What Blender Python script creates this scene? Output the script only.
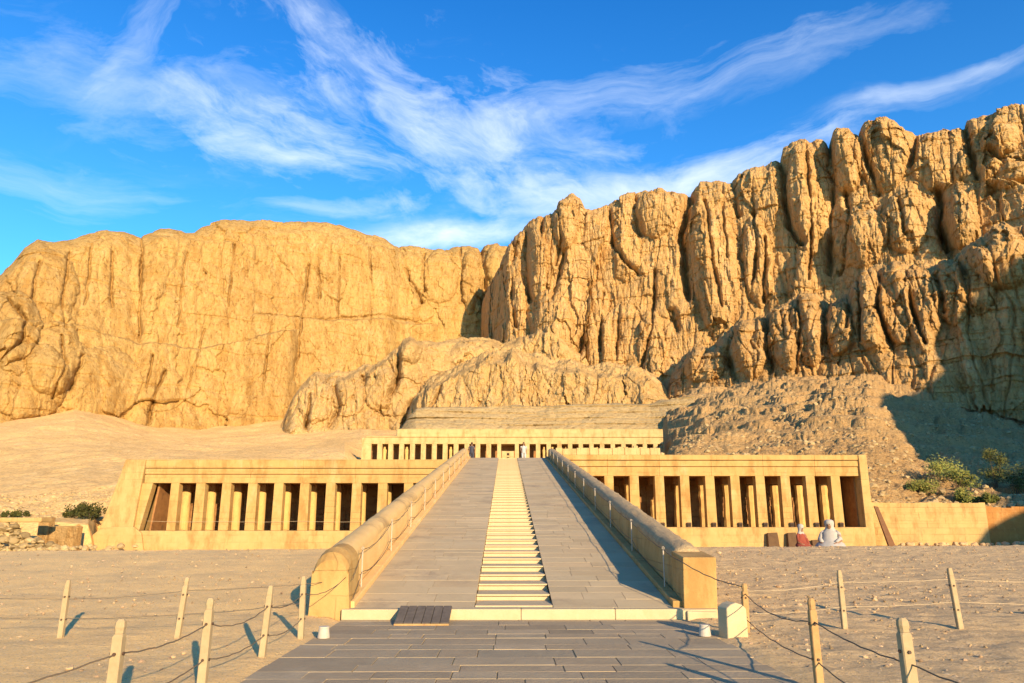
import bpy, bmesh, math, random
import numpy as np
from mathutils import Vector, Matrix
random.seed(7); R = math.radians
for o in list(bpy.data.objects): bpy.data.objects.remove(o)
SC = bpy.context.scene; COL = SC.collection

# ------------------------------------------------------------------ camera
F = 740.0; PITCH = R(13.4); YAW = R(0.46); EYE = 1.7; CX = -0.14
cam = bpy.data.cameras.new('camera'); camo = bpy.data.objects.new('camera', cam); COL.objects.link(camo)
cam.sensor_width = 36; cam.lens = 36*F/1024; cam.clip_start = .05; cam.clip_end = 6000
camo.location = (CX, 0, EYE); camo.rotation_euler = (R(90)+PITCH, 0, -YAW)
SC.camera = camo
# ------------------------------------------------------------------ light
SUN_AZ = R(156.6); SUN_EL = R(15.0)            # azimuth clockwise from +Y
tosun = Vector((math.sin(SUN_AZ)*math.cos(SUN_EL), math.cos(SUN_AZ)*math.cos(SUN_EL), math.sin(SUN_EL)))
sl = bpy.data.lights.new('sun', 'SUN'); so = bpy.data.objects.new('sun', sl); COL.objects.link(so)
sl.energy = 5.0; sl.angle = R(.5); sl.color = (1, .75, .46)
so.rotation_euler = tosun.to_track_quat('Z', 'Y').to_euler(); so.location = (40, -90, 60)
SC.view_settings.view_transform = 'Standard'; SC.view_settings.look = 'None'
SC.view_settings.exposure = .90; SC.view_settings.gamma = 1; SC.view_settings.use_curve_mapping = False
SC.render.resolution_x = 1024; SC.render.resolution_y = 683

def pixdir(u, v):                               # photo pixel -> (azimuth, tan elevation)
    x = u-512.; vv = 341.5-v; f = F*math.cos(PITCH)-vv*math.sin(PITCH)
    return math.atan2(x, f)+YAW, (vv*math.cos(PITCH)+F*math.sin(PITCH))/math.hypot(x, f)
# ------------------------------------------------------------------ node helpers
class NT:
    def __init__(s, tree): s.t = tree; s.n = tree.nodes; s.l = tree.links
    def put(s, inp, v):
        if isinstance(v, bpy.types.NodeSocket): s.l.new(v, inp)
        elif v is not None: inp.default_value = v
    def m(s, op, a, b=None, c=None, clamp=False):
        n = s.n.new('ShaderNodeMath'); n.operation = op; n.use_clamp = clamp
        for i, v in enumerate((a, b, c)): s.put(n.inputs[i], v)
        return n.outputs[0]
    def mix(s, f, a, b, mode='MIX'):
        n = s.n.new('ShaderNodeMix'); n.data_type = 'RGBA'; n.blend_type = mode
        s.put(n.inputs['Factor'], f); s.put(n.inputs['A'], a); s.put(n.inputs['B'], b)
        return n.outputs['Result']
    def noise(s, vec, scale, detail=4, rough=.55, dist=0):
        n = s.n.new('ShaderNodeTexNoise'); s.put(n.inputs['Vector'], vec)
        n.inputs['Scale'].default_value = scale; n.inputs['Detail'].default_value = detail
        n.inputs['Roughness'].default_value = rough; n.inputs['Distortion'].default_value = dist
        return n.outputs['Fac']
    def ramp(s, f, *stops):
        n = s.n.new('ShaderNodeValToRGB'); s.put(n.inputs[0], f); e = n.color_ramp.elements
        while len(e) < len(stops): e.new(.5)
        for el, (p, c) in zip(e, stops):
            el.position = p; el.color = c if len(c) == 4 else (*c, 1)
        return n.outputs[0]
    def map(s, vec, scale=(1, 1, 1), rot=(0, 0, 0), loc=(0, 0, 0)):
        n = s.n.new('ShaderNodeMapping'); s.put(n.inputs['Vector'], vec)
        n.inputs['Scale'].default_value = scale; n.inputs['Rotation'].default_value = rot; n.inputs['Location'].default_value = loc
        return n.outputs[0]
    def comb(s, x, y, z):
        n = s.n.new('ShaderNodeCombineXYZ')
        for i, v in enumerate((x, y, z)): s.put(n.inputs[i], v)
        return n.outputs[0]
    def bump(s, h, dist, strength=1, nrm=None):
        n = s.n.new('ShaderNodeBump'); s.put(n.inputs['Height'], h); n.inputs['Distance'].default_value = dist
        n.inputs['Strength'].default_value = strength
        if nrm is not None: s.put(n.inputs['Normal'], nrm)
        return n.outputs[0]
g3 = lambda v: (v, v, v, 1)
def mat(name, rough=.9, spec=.2):
    m = bpy.data.materials.new(name); m.use_nodes = True; t = NT(m.node_tree)
    t.b = m.node_tree.nodes['Principled BSDF']; t.b.inputs['Roughness'].default_value = rough
    t.b.inputs['Specular IOR Level'].default_value = spec
    t.co = t.n.new('ShaderNodeTexCoord').outputs['Object']
    return m, t
def rock_mat(name, a, b, c, sc=1., bump=.6, streak=.3, pit=0, fine=1.0, run=0):
    """a,b: two ochres mixed at large scale, c: pale patches"""
    m, t = mat(name, .95, .1)
    vs = t.map(t.co, (1, 1, streak))
    big = t.noise(t.co, .02*sc, 5, .6)
    col = t.mix(t.ramp(big, (.38, g3(0)), (.62, g3(1))), (*a, 1), (*b, 1))
    st = t.noise(vs, .22*sc, 6, .65)
    col = t.mix(t.ramp(st, (.52, g3(0)), (.72, g3(.75))), col, (*c, 1))
    fn = t.noise(vs, 1.3*sc, 6, .7)
    col = t.mix(1, col, t.ramp(fn, (.3, (.50, .40, .30)), (.46, g3(1)), (.75, g3(1.2))), 'MULTIPLY')
    t.put(t.b.inputs['Base Color'], col)
    if run:                                    # long vertical wash marks on the rock
        rn = t.noise(t.map(t.co, (1, 1, .05)), .35, 6, .7)
        col = t.mix(run, col, t.mix(1, col, t.ramp(rn, (.36, (.72, .62, .5)), (.5, g3(1)), (.66, (1.12, 1.17, 1.3))), 'MULTIPLY')); t.put(t.b.inputs['Base Color'], col)
    h = t.m('ADD', t.m('MULTIPLY', t.noise(vs, .5*sc, 9, .68), 1.), t.m('MULTIPLY', t.noise(t.co, 1.9*sc, 6, .75), .6*fine))
    if pit:
        v = t.n.new('ShaderNodeTexVoronoi'); t.put(v.inputs['Vector'], t.co); v.inputs['Scale'].default_value = pit
        h = t.m('ADD', h, t.m('MULTIPLY', v.outputs['Distance'], .5))
    t.put(t.b.inputs['Normal'], t.bump(h, bump))
    return m
def plain_mat(name, col, col2=None, sc=3., rough=.85, bump=.01, bsc=20., spec=.2, contrast=.5, tint=False, stain=None, ssc=.5, courses=None):
    m, t = mat(name, rough, spec)
    col2 = col2 or tuple(x*.8 for x in col)
    c = t.mix(t.ramp(t.noise(t.co, sc, 7, .65), (.5-contrast*.4, g3(0)), (.5+contrast*.4, g3(1))), (*col, 1), (*col2, 1))
    if stain:
        c = t.mix(t.ramp(t.noise(t.map(t.co, (1, 1, .5)), ssc, 8, .7), (.54, g3(0)), (.68, g3(.8))), c, (*stain, 1))
    if tint:
        at = t.n.new('ShaderNodeAttribute'); at.attribute_name = 'tint'
        c = t.mix(1, c, at.outputs['Color'], 'MULTIPLY')
    t.put(t.b.inputs['Base Color'], c)
    hh = t.noise(t.co, bsc, 7, .65)
    if courses:                                    # dressed blocks with thin mortar lines
        sp = t.n.new('ShaderNodeSeparateXYZ'); t.put(sp.inputs[0], t.co)
        wx_ = t.m('ADD', t.m('ADD', sp.outputs[0], sp.outputs[1]), t.m('MULTIPLY', t.noise(t.co, 2, 3), .05)); wz_ = t.m('ADD', sp.outputs[2], t.m('MULTIPLY', t.noise(t.co, 1.6, 3), .05))
        br = t.n.new('ShaderNodeTexBrick'); t.put(br.inputs['Vector'], t.comb(wx_, wz_, 0)); br.inputs['Scale'].default_value = 1
        br.inputs['Brick Width'].default_value = courses[0]; br.inputs['Row Height'].default_value = courses[1]; br.inputs['Mortar Size'].default_value = .009; br.inputs['Mortar Smooth'].default_value = .6
        br.inputs['Color1'].default_value = g3(1.06); br.inputs['Color2'].default_value = g3(.88); br.inputs['Mortar'].default_value = g3(.62)
        wt = t.ramp(t.noise(t.map(t.co, (1, 1, .35)), 1.1, 7, .7), (.36, (.70, .62, .52)), (.5, g3(1)), (.7, (1.08, 1.1, 1.16)))
        c = t.mix(.8, c, t.mix(1, c, wt, 'MULTIPLY'))
        k = t.m('MULTIPLY', t.ramp(t.noise(t.co, .8, 4), (.36, g3(0)), (.6, g3(1))), .75)
        c = t.mix(k, c, t.mix(1, c, br.outputs['Color'], 'MULTIPLY')); t.put(t.b.inputs['Base Color'], c)
        hh = t.m('SUBTRACT', hh, t.m('MULTIPLY', t.m('MULTIPLY', br.outputs['Fac'], k), 1.2))
    if bump: t.put(t.b.inputs['Normal'], t.bump(hh, bump))
    return m
# ------------------------------------------------------------------ world: sky and cirrus
W = bpy.data.worlds.new('World'); SC.world = W; W.use_nodes = True
t = NT(W.node_tree); bg = t.n['Background']; bg.inputs['Strength'].default_value = .14
sky = t.n.new('ShaderNodeTexSky'); sky.sky_type = 'NISHITA'; sky.sun_disc = False
sky.sun_elevation = SUN_EL; sky.sun_rotation = SUN_AZ; sky.air_density = 1.0; sky.dust_density = .3; sky.ozone_density = 3.5; sky.altitude = 300
W.cycles.sampling_method = 'MANUAL'; W.cycles.sample_map_resolution = 256
hs = t.n.new('ShaderNodeHueSaturation'); hs.inputs['Saturation'].default_value = 1.15; hs.inputs['Value'].default_value = 1.0
t.l.new(sky.outputs[0], hs.inputs['Color'])
d = t.n.new('ShaderNodeTexCoord').outputs['Generated']
sep = t.n.new('ShaderNodeSeparateXYZ'); t.l.new(d, sep.inputs[0])
az = t.m('ARCTAN2', sep.outputs[0], sep.outputs[1]); el = t.m('ARCSINE', sep.outputs[2])
wv = t.n.new('ShaderNodeTexNoise'); t.l.new(d, wv.inputs['Vector']); wv.inputs['Scale'].default_value = 5; wv.inputs['Detail'].default_value = 5
ws = t.n.new('ShaderNodeSeparateColor'); t.l.new(wv.outputs['Color'], ws.inputs[0])
WX = t.m('MULTIPLY', t.m('SUBTRACT', ws.outputs[0], .5), .14); WY = t.m('MULTIPLY', t.m('SUBTRACT', ws.outputs[1], .5), .07)
def cirrus(u, v, lu, lv, rot, stretch, sc, lo, hi, amt, seed):
    """one bank of streaky cirrus round a sky direction; half lengths in degrees, rot from the horizontal"""
    a0, te = pixdir(u, v); e0 = math.atan(te); c, s = math.cos(R(rot)), math.sin(R(rot)); ce = math.cos(e0)
    dx = t.m('ADD', t.m('MULTIPLY', t.m('SUBTRACT', az, a0), ce), WX); dy = t.m('ADD', t.m('SUBTRACT', el, e0), WY)
    p = t.m('ADD', t.m('MULTIPLY', dx, c), t.m('MULTIPLY', dy, s)); q = t.m('SUBTRACT', t.m('MULTIPLY', dy, c), t.m('MULTIPLY', dx, s))
    r = t.m('ADD', t.m('POWER', t.m('ABSOLUTE', t.m('DIVIDE', p, R(lu))), 2.), t.m('POWER', t.m('ABSOLUTE', t.m('DIVIDE', q, R(lv))), 2.))
    msk = t.m('POWER', 2.718, t.m('MULTIPLY', r, -1.))
    n = t.noise(t.comb(t.m('MULTIPLY', p, 1/stretch), q, seed), sc, 8, .64, .4)
    n2 = t.m('ADD', n, t.m('MULTIPLY', t.m('SUBTRACT', msk, .62), .30))
    return t.m('MULTIPLY', t.m('MULTIPLY', t.ramp(n2, (lo, g3(0)), (hi, g3(1))), t.m('MINIMUM', t.m('MULTIPLY', msk, 2.2), 1.)), amt)
cl = None
for a in [(430, 135, 15, 6.5, -24, 2.4, 20, .47, .95, .75, 1.3), (330, 45, 11, 2.4, -36, 4, 18, .46, 1.05, .32, 4.1),
          (160, 30, 6, 1.2, 62, 4, 16, .42, 1.0, .7, 7.7), (130, 110, 13, 5, 14, 2.6, 14, .46, 1.05, .5, 2.2),
          (660, 78, 12, 2.0, 8, 4, 18, .44, 1.0, .6, 9.4), (530, 150, 12, 5, -8, 2.4, 20, .45, .98, .6, 3.3),
          (670, 188, 14, 1.5, 9, 4, 18, .38, .88, .9, 5.9), (950, 78, 7, .7, 7, 5, 16, .40, .9, .6, 6.6),
          (480, 241, 10, 1.2, 3, 4, 18, .36, .85, .9, 8.8), (370, 208, 7, 1.0, 5, 3.5, 18, .44, .95, .7, 11.1),
          (50, 190, 10, 1.8, 3, 4, 15, .44, 1.0, .5, 12.5), (275, 140, 8, 3, -18, 3, 17, .44, .92, .8, 14.2),
          (830, 50, 10, 1.6, 10, 4, 14, .46, 1.05, .45, 15.5)]:
    k = cirrus(*a); cl = k if cl is None else t.m('SUBTRACT', 1., t.m('MULTIPLY', t.m('SUBTRACT', 1., cl), t.m('SUBTRACT', 1., k)))
skc = t.mix(1, hs.outputs[0], (.62, 1.03, 1.16, 1), 'MULTIPLY')
gr = t.n.new('ShaderNodeMapRange'); t.l.new(el, gr.inputs[0]); gr.inputs[1].default_value = .22; gr.inputs[2].default_value = .66
skc = t.mix(gr.outputs[0], t.mix(1, skc, (1.02, 1.06, 1.04, 1), 'MULTIPLY'), t.mix(1, skc, (.42, .78, .96, 1), 'MULTIPLY'))
skc = t.mix(cl, skc, (4.8, 5.15, 5.4, 1))
t.l.new(skc, bg.inputs['Color'])

# ------------------------------------------------------------------ numpy noise
def perlin(x, y, seed=0):
    x = np.asarray(x, np.float32); y = np.asarray(y, np.float32)
    xi = np.floor(x).astype(np.int64); yi = np.floor(y).astype(np.int64); xf = x-xi; yf = y-yi
    def grad(ix, iy, dx, dy):
        h = (ix*374761393+iy*668265263+seed*974634777) & 0xffffffff
        h = ((h ^ (h >> 13))*1274126177) & 0xffffffff; h = (h ^ (h >> 16)) & 0xffff
        a = h.astype(np.float32)*(2*math.pi/65536)
        return np.cos(a)*dx+np.sin(a)*dy
    u = xf*xf*xf*(xf*(xf*6-15)+10); v = yf*yf*yf*(yf*(yf*6-15)+10)
    a = grad(xi, yi, xf, yf); b = grad(xi+1, yi, xf-1, yf); c = grad(xi, yi+1, xf, yf-1); e = grad(xi+1, yi+1, xf-1, yf-1)
    return (a+(b-a)*u)+((c+(e-c)*u)-(a+(b-a)*u))*v
def fbm(x, y, o=4, seed=0, gain=.5):
    s = 0; k = 1.
    for i in range(o): s = s+k*perlin(x*2**i, y*2**i, seed+i*17); k *= gain
    return s
def facets(x, y, seed=0, tilt=1.):
    x = np.asarray(x, np.float32); y = np.asarray(y, np.float32); xi = np.floor(x).astype(np.int64); yi = np.floor(y).astype(np.int64)
    best = np.full(x.shape, 9., np.float32); val = np.zeros(x.shape, np.float32)
    for i in (-1, 0, 1):
        for j in (-1, 0, 1):
            cx, cy = xi+i, yi+j
            h = (cx*374761393+cy*668265263+seed*974634777) & 0xffffffff
            h = ((h ^ (h >> 13))*1274126177) & 0xffffffff; h = h ^ (h >> 15); h2 = (h*2246822519) & 0xffffffff; h2 ^= h2 >> 13
            px_, py_ = (h & 1023)/1023., ((h >> 10) & 1023)/1023.
            dx = x-cx-px_.astype(np.float32); dy = y-cy-py_.astype(np.float32); d2 = dx*dx+dy*dy
            v = ((h2 & 255)/255.-.5+tilt*(((h2 >> 8) & 255)/127.5-1)*dx+tilt*.7*(((h2 >> 16) & 255)/127.5-1)*dy).astype(np.float32)
            k = d2 < best; best = np.where(k, d2, best); val = np.where(k, v, val)
    return val
def sstep(a, b, x): q = np.clip((x-a)/(b-a), 0, 1); return q*q*(3-2*q)
# ------------------------------------------------------------------ object helpers
def link(name, me, m=None, parent=None, smooth=False):
    o = bpy.data.objects.new(name, me); COL.objects.link(o)
    if m: me.materials.append(m)
    if parent: o.parent = parent
    if smooth: me.polygons.foreach_set('use_smooth', [True]*len(me.polygons))
    return o
def tag(o, label=None, cat=None, group=None, kind=None):
    for k, v in (('label', label), ('category', cat), ('group', group), ('kind', kind)):
        if v: o[k] = v
    return o
def empty(name, loc, label, cat, group=None, rz=0):
    o = bpy.data.objects.new(name, None); COL.objects.link(o); o.location = loc; o.rotation_euler = (0, 0, rz)
    o.empty_display_size = .1
    return tag(o, label, cat, group)
def dup(o, loc, rz=0, label=None, group=None):
    c = o.copy(); COL.objects.link(c); c.location = loc; c.rotation_euler = (0, 0, rz)
    if label: c['label'] = label
    if group: c['group'] = group
    for ch in list(o.children):
        k = ch.copy(); COL.objects.link(k); k.parent = c
    return c
def grid_mesh(name, X, Y, Z, m, kind='structure', tint=None):
    n, k = X.shape; me = bpy.data.meshes.new(name)
    co = np.stack([X, Y, Z], -1).astype(np.float32).reshape(-1)
    i = (np.arange(n-1)[:, None]*k+np.arange(k-1)[None, :]).reshape(-1)
    f = np.stack([i, i+1, i+k+1, i+k], -1).astype(np.int32).reshape(-1)
    me.vertices.add(n*k); me.vertices.foreach_set('co', co)
    me.loops.add(len(f)); me.loops.foreach_set('vertex_index', f)
    me.polygons.add(len(f)//4); me.polygons.foreach_set('loop_start', np.arange(0, len(f), 4, dtype=np.int32))
    me.polygons.foreach_set('use_smooth', np.ones(len(f)//4, bool))
    me.update(calc_edges=True); me.materials.append(m)
    o = bpy.data.objects.new(name, me); COL.objects.link(o); o['kind'] = kind
    return o
class MB:
    """collects shapes into one mesh"""
    def __init__(s): s.v = []; s.f = []; s.tn = []
    def add(s, vs, fs, tint=1.):
        b = len(s.v); s.v += [tuple(v) for v in vs]; s.f += [tuple(b+i for i in f) for f in fs]; s.tn += [tint]*len(vs)
    def hexa(s, p, tint=1.):       # 8 corners: bottom 4 (ccw) then top 4
        s.add(p, [(3, 2, 1, 0), (4, 5, 6, 7), (0, 1, 5, 4), (1, 2, 6, 5), (2, 3, 7, 6), (3, 0, 4, 7)], tint)
    def box(s, x0, x1, y0, y1, z0, z1, tint=1.):
        s.hexa([(x0, y0, z0), (x1, y0, z0), (x1, y1, z0), (x0, y1, z0), (x0, y0, z1), (x1, y0, z1), (x1, y1, z1), (x0, y1, z1)], tint)
    def lathe(s, prof, n=16, c=(0, 0), wob=0):
        vs = []
        for r, z in prof:
            for k in range(n):
                a = 2*math.pi*k/n; q = r*(1+random.uniform(-wob, wob)); vs.append((c[0]+q*math.cos(a), c[1]+q*math.sin(a), z))
        fs = [(i*n+k, i*n+(k+1) % n, (i+1)*n+(k+1) % n, (i+1)*n+k) for i in range(len(prof)-1) for k in range(n)]
        fs += [tuple(reversed(range(n))), tuple(range((len(prof)-1)*n, len(prof)*n))]
        s.add(vs, fs)
    def tube(s, pts, r, n=6):
        pts = [Vector(p) for p in pts]; vs = []
        for i, p in enumerate(pts):
            d = (pts[min(i+1, len(pts)-1)]-pts[max(i-1, 0)]).normalized()
            a = d.orthogonal().normalized() if abs(d.z) > .95 else d.cross(Vector((0, 0, 1))).normalized(); b = d.cross(a)
            rr = r[i] if isinstance(r, (list, tuple)) else r
            vs += [p+(a*math.cos(2*math.pi*k/n)+b*math.sin(2*math.pi*k/n))*rr for k in range(n)]
        fs = [(i*n+k, i*n+(k+1) % n, (i+1)*n+(k+1) % n, (i+1)*n+k) for i in range(len(pts)-1) for k in range(n)]
        fs += [tuple(reversed(range(n))), tuple(range((len(pts)-1)*n, len(pts)*n))]
        s.add(vs, fs)
    def build(s, name, m, parent=None, smooth=False, bevel=0, seg=2):
        me = bpy.data.meshes.new(name); me.from_pydata(s.v, [], s.f); me.update()
        bm = bmesh.new(); bm.from_mesh(me); bmesh.ops.recalc_face_normals(bm, faces=bm.faces); bm.to_mesh(me); bm.free()
        if any(x != 1. for x in s.tn):
            at = me.color_attributes.new('tint', 'FLOAT_COLOR', 'POINT')
            for i, x in enumerate(s.tn): at.data[i].color = (x, x, x, 1) if not isinstance(x, tuple) else (*x, 1)
        else:
            at = me.color_attributes.new('tint', 'FLOAT_COLOR', 'POINT')
            at.data.foreach_set('color', [1.]*4*len(me.vertices))
        o = link(name, me, m, parent, smooth)
        if bevel:
            b = o.modifiers.new('bevel', 'BEVEL'); b.width = bevel; b.segments = seg; b.limit_method = 'ANGLE'; b.angle_limit = R(40)
        return o
def rock_shape(r, sub=2, seed=0, flat=.75, jag=.35):
    bm = bmesh.new(); bmesh.ops.create_icosphere(bm, subdivisions=sub, radius=1.)
    rd = random.Random(seed); ax = [(Vector((rd.gauss(0, 1), rd.gauss(0, 1), rd.gauss(0, 1))).normalized(), rd.uniform(.55, .95)) for _ in range(9)]
    sx, sy = rd.uniform(.8, 1.3), rd.uniform(.8, 1.2)
    for v in bm.verts:
        c = v.co.copy()
        for a, q in ax:
            dd = c.dot(a)
            if dd > q: c -= a*(dd-q)
        c *= 1+rd.uniform(-jag, jag)*.15
        v.co = Vector((c.x*sx, c.y*sy, c.z*flat))*r
    vs = [v.co.copy() for v in bm.verts]; fs = [tuple(v.index for v in f.verts) for f in bm.faces]; bm.free()
    return vs, fs
ROCKS = [rock_shape(1., 2, k) for k in range(8)]; PEB = [rock_shape(1., 1, 50+k) for k in range(6)]
def put_rock(mb, x, y, z, r, lib=None, tint=1.):
    vs, fs = random.choice(lib or ROCKS); a = random.uniform(0, 6.28); c, s = math.cos(a), math.sin(a)
    q = random.uniform(.75, 1.25)
    mb.add([(x+(v.x*c-v.y*s)*r, y+(v.x*s+v.y*c)*r, z+v.z*r*q) for v in vs], fs, tint)
# ------------------------------------------------------------------ materials
M = {}
M['cliff_l'] = rock_mat('ochre_cliff_rock', (.48, .295, .094), (.43, .255, .08), (.51, .335, .13), bump=.9, streak=.3, run=.7)
M['cliff_r'] = rock_mat('brown_cliff_rock', (.57, .35, .132), (.51, .305, .112), (.61, .405, .18), bump=1.0, streak=.35, run=.6)
M['bluff'] = rock_mat('pale_bluff_rock', (.51, .33, .13), (.46, .29, .11), (.56, .39, .185), bump=.7, streak=.3)
M['strata'] = rock_mat('layered_rock', (.40, .29, .14), (.35, .25, .12), (.46, .34, .175), bump=.4, streak=3)
M['gray'] = rock_mat('grey_rock_face', (.36, .27, .18), (.31, .23, .15), (.40, .31, .21), bump=.3, streak=.6)
M['scree'] = rock_mat('scree', (.62, .395, .165), (.54, .335, .14), (.68, .47, .225), sc=2, bump=.5, streak=2.2, pit=.7, fine=2)
M['sandhill'] = rock_mat('sand_slope', (.76, .485, .19), (.70, .44, .165), (.80, .56, .26), sc=2, bump=.22, streak=1)
M['lime'] = plain_mat('pale_limestone', (.47, .315, .124), (.42, .265, .094), 1.5, bump=.012, bsc=14, stain=(.35, .225, .085), ssc=.9, courses=(1.1, .5))
M['lime_up'] = plain_mat('upper_limestone', (.50, .36, .16), (.45, .31, .13), 1.2, bump=.02, bsc=8, courses=(1.4, .7))
M['lime_dark'] = plain_mat('shaded_hall_stone', (.36, .18, .065), (.24, .11, .038), 1.6, bump=.03, bsc=6, stain=(.12, .07, .035), ssc=1.2)  # darker limestone copy: shade of halls and column tops put into its colour
M['column'] = plain_mat('column_stone', (.60, .385, .135), (.50, .31, .105), 2., bump=.02, bsc=10, stain=(.30, .18, .07), ssc=1.5)
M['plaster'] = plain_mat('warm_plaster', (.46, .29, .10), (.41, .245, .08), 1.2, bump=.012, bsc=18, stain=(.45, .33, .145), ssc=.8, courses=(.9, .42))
M['cope'] = plain_mat('weathered_coping', (.50, .36, .18), (.36, .26, .14), 4., bump=.05, bsc=16, stain=(.25, .18, .11), ssc=2)
M['riser'] = plain_mat('step_limestone', (.53, .41, .235), (.47, .355, .19), 2.5, bump=.008, bsc=25, stain=(.47, .34, .17), ssc=2)
M['pave'] = plain_mat('paving_stone', (.40, .30, .17), (.33, .25, .145), 2.2, bump=.012, bsc=18, tint=True, stain=(.42, .32, .19), ssc=1.5)
M['ramp'] = plain_mat('ramp_paving_stone', (.51, .385, .215), (.44, .335, .185), 1.5, bump=.008, bsc=22, tint=True, stain=(.29, .22, .14), ssc=.6)
M['post'] = plain_mat('pale_post_wood', (.42, .32, .175), (.33, .235, .12), 6, bump=.004, bsc=40, stain=(.25, .165, .08), ssc=4)
M['post_br'] = plain_mat('brown_post_wood', (.46, .29, .12), (.34, .19, .07), 6, bump=.004, bsc=40, stain=(.22, .11, .05), ssc=5)
M['rope'] = plain_mat('dark_rope', (.17, .125, .08), (.11, .08, .05), 30, bump=0)
M['palerope'] = plain_mat('pale_rope', (.50, .38, .22), (.4, .3, .18), 30, bump=0)
M['bolt'] = plain_mat('rusty_iron', (.06, .04, .03), (.09, .05, .03), 30, bump=0, rough=.6)
M['steel'] = plain_mat('pale_metal_rod', (.50, .42, .32), (.4, .33, .25), 20, bump=0, rough=.5)
M['board'] = plain_mat('weathered_board', (.15, .12, .09), (.09, .072, .055), 7, bump=.006, bsc=40)
M['white'] = plain_mat('white_plastic', (.48, .42, .33), (.40, .34, .26), 8, bump=0, rough=.5)
M['green'] = plain_mat('green_label', (.16, .2, .06), (.12, .16, .05), 8, bump=0)
M['dark'] = plain_mat('dark_void', (.045, .028, .016), (.03, .02, .012), 3, bump=0)
M['leaf'] = plain_mat('shrub_leaf', (.15, .15, .035), (.08, .095, .022), 1.5, bump=0, tint=True)
M['twig'] = plain_mat('twig', (.16, .11, .06), (.1, .07, .04), 6, bump=0)
M['skin'] = plain_mat('skin', (.26, .14, .08), (.24, .13, .07), 8, bump=0, rough=.6)
M['robe_w'] = plain_mat('white_cotton', (.42, .385, .33), (.34, .31, .26), 6, bump=.006, bsc=25)
M['robe_r'] = plain_mat('red_cotton', (.26, .06, .035), (.20, .045, .025), 6, bump=.006, bsc=25)
M['robe_d'] = plain_mat('dark_cotton', (.06, .06, .08), (.04, .04, .05), 6, bump=0)
M['robe_g'] = plain_mat('grey_cotton', (.42, .42, .40), (.34, .34, .33), 6, bump=0)
M['orange'] = plain_mat('rust_orange_plaster', (.40, .19, .05), (.30, .13, .035), 1.5, bump=.03, bsc=8, stain=(.48, .28, .1), ssc=1)
M['block'] = plain_mat('dark_block', (.13, .075, .035), (.09, .05, .025), 4, bump=.02)
M['wallb'] = plain_mat('bright_wall_plaster', (.72, .47, .19), (.64, .405, .155), 1.2, bump=.012, bsc=18, stain=(.78, .56, .27), ssc=.8)  # lighter plaster copy: sunlight on the left wall put into its colour
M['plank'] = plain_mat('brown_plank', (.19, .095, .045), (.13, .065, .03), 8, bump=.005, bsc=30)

# ------------------------------------------------------------------ ground
def ground_z(x, y):
    crest = .69+.0045*np.clip(x, -30, 30)
    t1 = np.clip((y-11.6)/14.4, 0, 1); up = crest*(t1**1.25)
    return np.where(y < 26, up, np.maximum(crest-.052*(y-26), -.48+.006*np.clip(x, -30, 30)))
M['sand'], t = mat('gravelly_sand', .95, .1)
left = t.n.new('ShaderNodeSeparateXYZ'); t.put(left.inputs[0], t.co)
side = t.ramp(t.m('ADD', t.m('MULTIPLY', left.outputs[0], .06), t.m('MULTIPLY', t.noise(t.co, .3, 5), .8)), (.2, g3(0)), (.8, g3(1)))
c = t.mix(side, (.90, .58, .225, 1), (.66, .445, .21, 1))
c = t.mix(t.ramp(t.noise(t.co, .9, 8, .7), (.43, g3(0)), (.66, g3(.6))), c, (.56, .39, .19, 1))
c = t.mix(t.ramp(t.noise(t.co, 22, 4, .7), (.55, g3(0)), (.66, g3(.8))), c, (.80, .62, .38, 1))
c = t.mix(t.ramp(t.noise(t.co, 30, 3, .7), (.55, g3(0)), (.66, g3(.8))), c, (.36, .26, .15, 1))
t.put(t.b.inputs['Base Color'], c)
sp = t.ramp(t.noise(t.co, 9, 5, .75), (.50, g3(0)), (.62, g3(1)))
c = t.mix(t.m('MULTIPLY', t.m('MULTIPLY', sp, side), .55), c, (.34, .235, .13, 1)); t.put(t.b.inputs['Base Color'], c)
h = t.m('ADD', t.noise(t.co, 11, 9, .72), t.m('MULTIPLY', t.noise(t.co, 45, 4, .7), .4))
t.put(t.b.inputs['Normal'], t.bump(h, .036))
xs = np.concatenate([-np.geomspace(900, 34, 40), np.linspace(-33, 33, 760), np.geomspace(34, 900, 40)])
ys = np.concatenate([-np.geomspace(900, 5, 30), np.linspace(-4, 4, 30), np.linspace(4.1, 30, 640), np.linspace(30.2, 62, 70), np.geomspace(64, 900, 30)])
X, Y = np.meshgrid(xs, ys)
Z = ground_z(X, Y)
near = sstep(60, 35, Y)*sstep(40, 30, np.abs(X))
Z = Z+near*(.045*fbm(X/2.2, Y/2.2, 4, 3)+(.010+.03*sstep(-2, 6, X))*np.maximum(perlin(X/.45, Y/.45, 9), -.2)+(.008+.012*sstep(-2, 6, X))*fbm(X/.28, Y/.28, 2, 5))
pav = (np.abs(X) < 2.93) & (Y < 13.4) & (Y > -6)
edge = sstep(2.90, 3.15, np.abs(X)+.06*perlin(Y/.5, X*0, 4))
Z = np.where((Y < 13.5) & (Y > -6), Z*edge+.010*(1-edge)+.03*edge, Z)
Z = np.where((np.abs(X) < 3.3) & (Y > 13.2) & (Y < 56), -.4, Z)
grid_mesh('ground', X, Y, Z, M['sand'])
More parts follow.
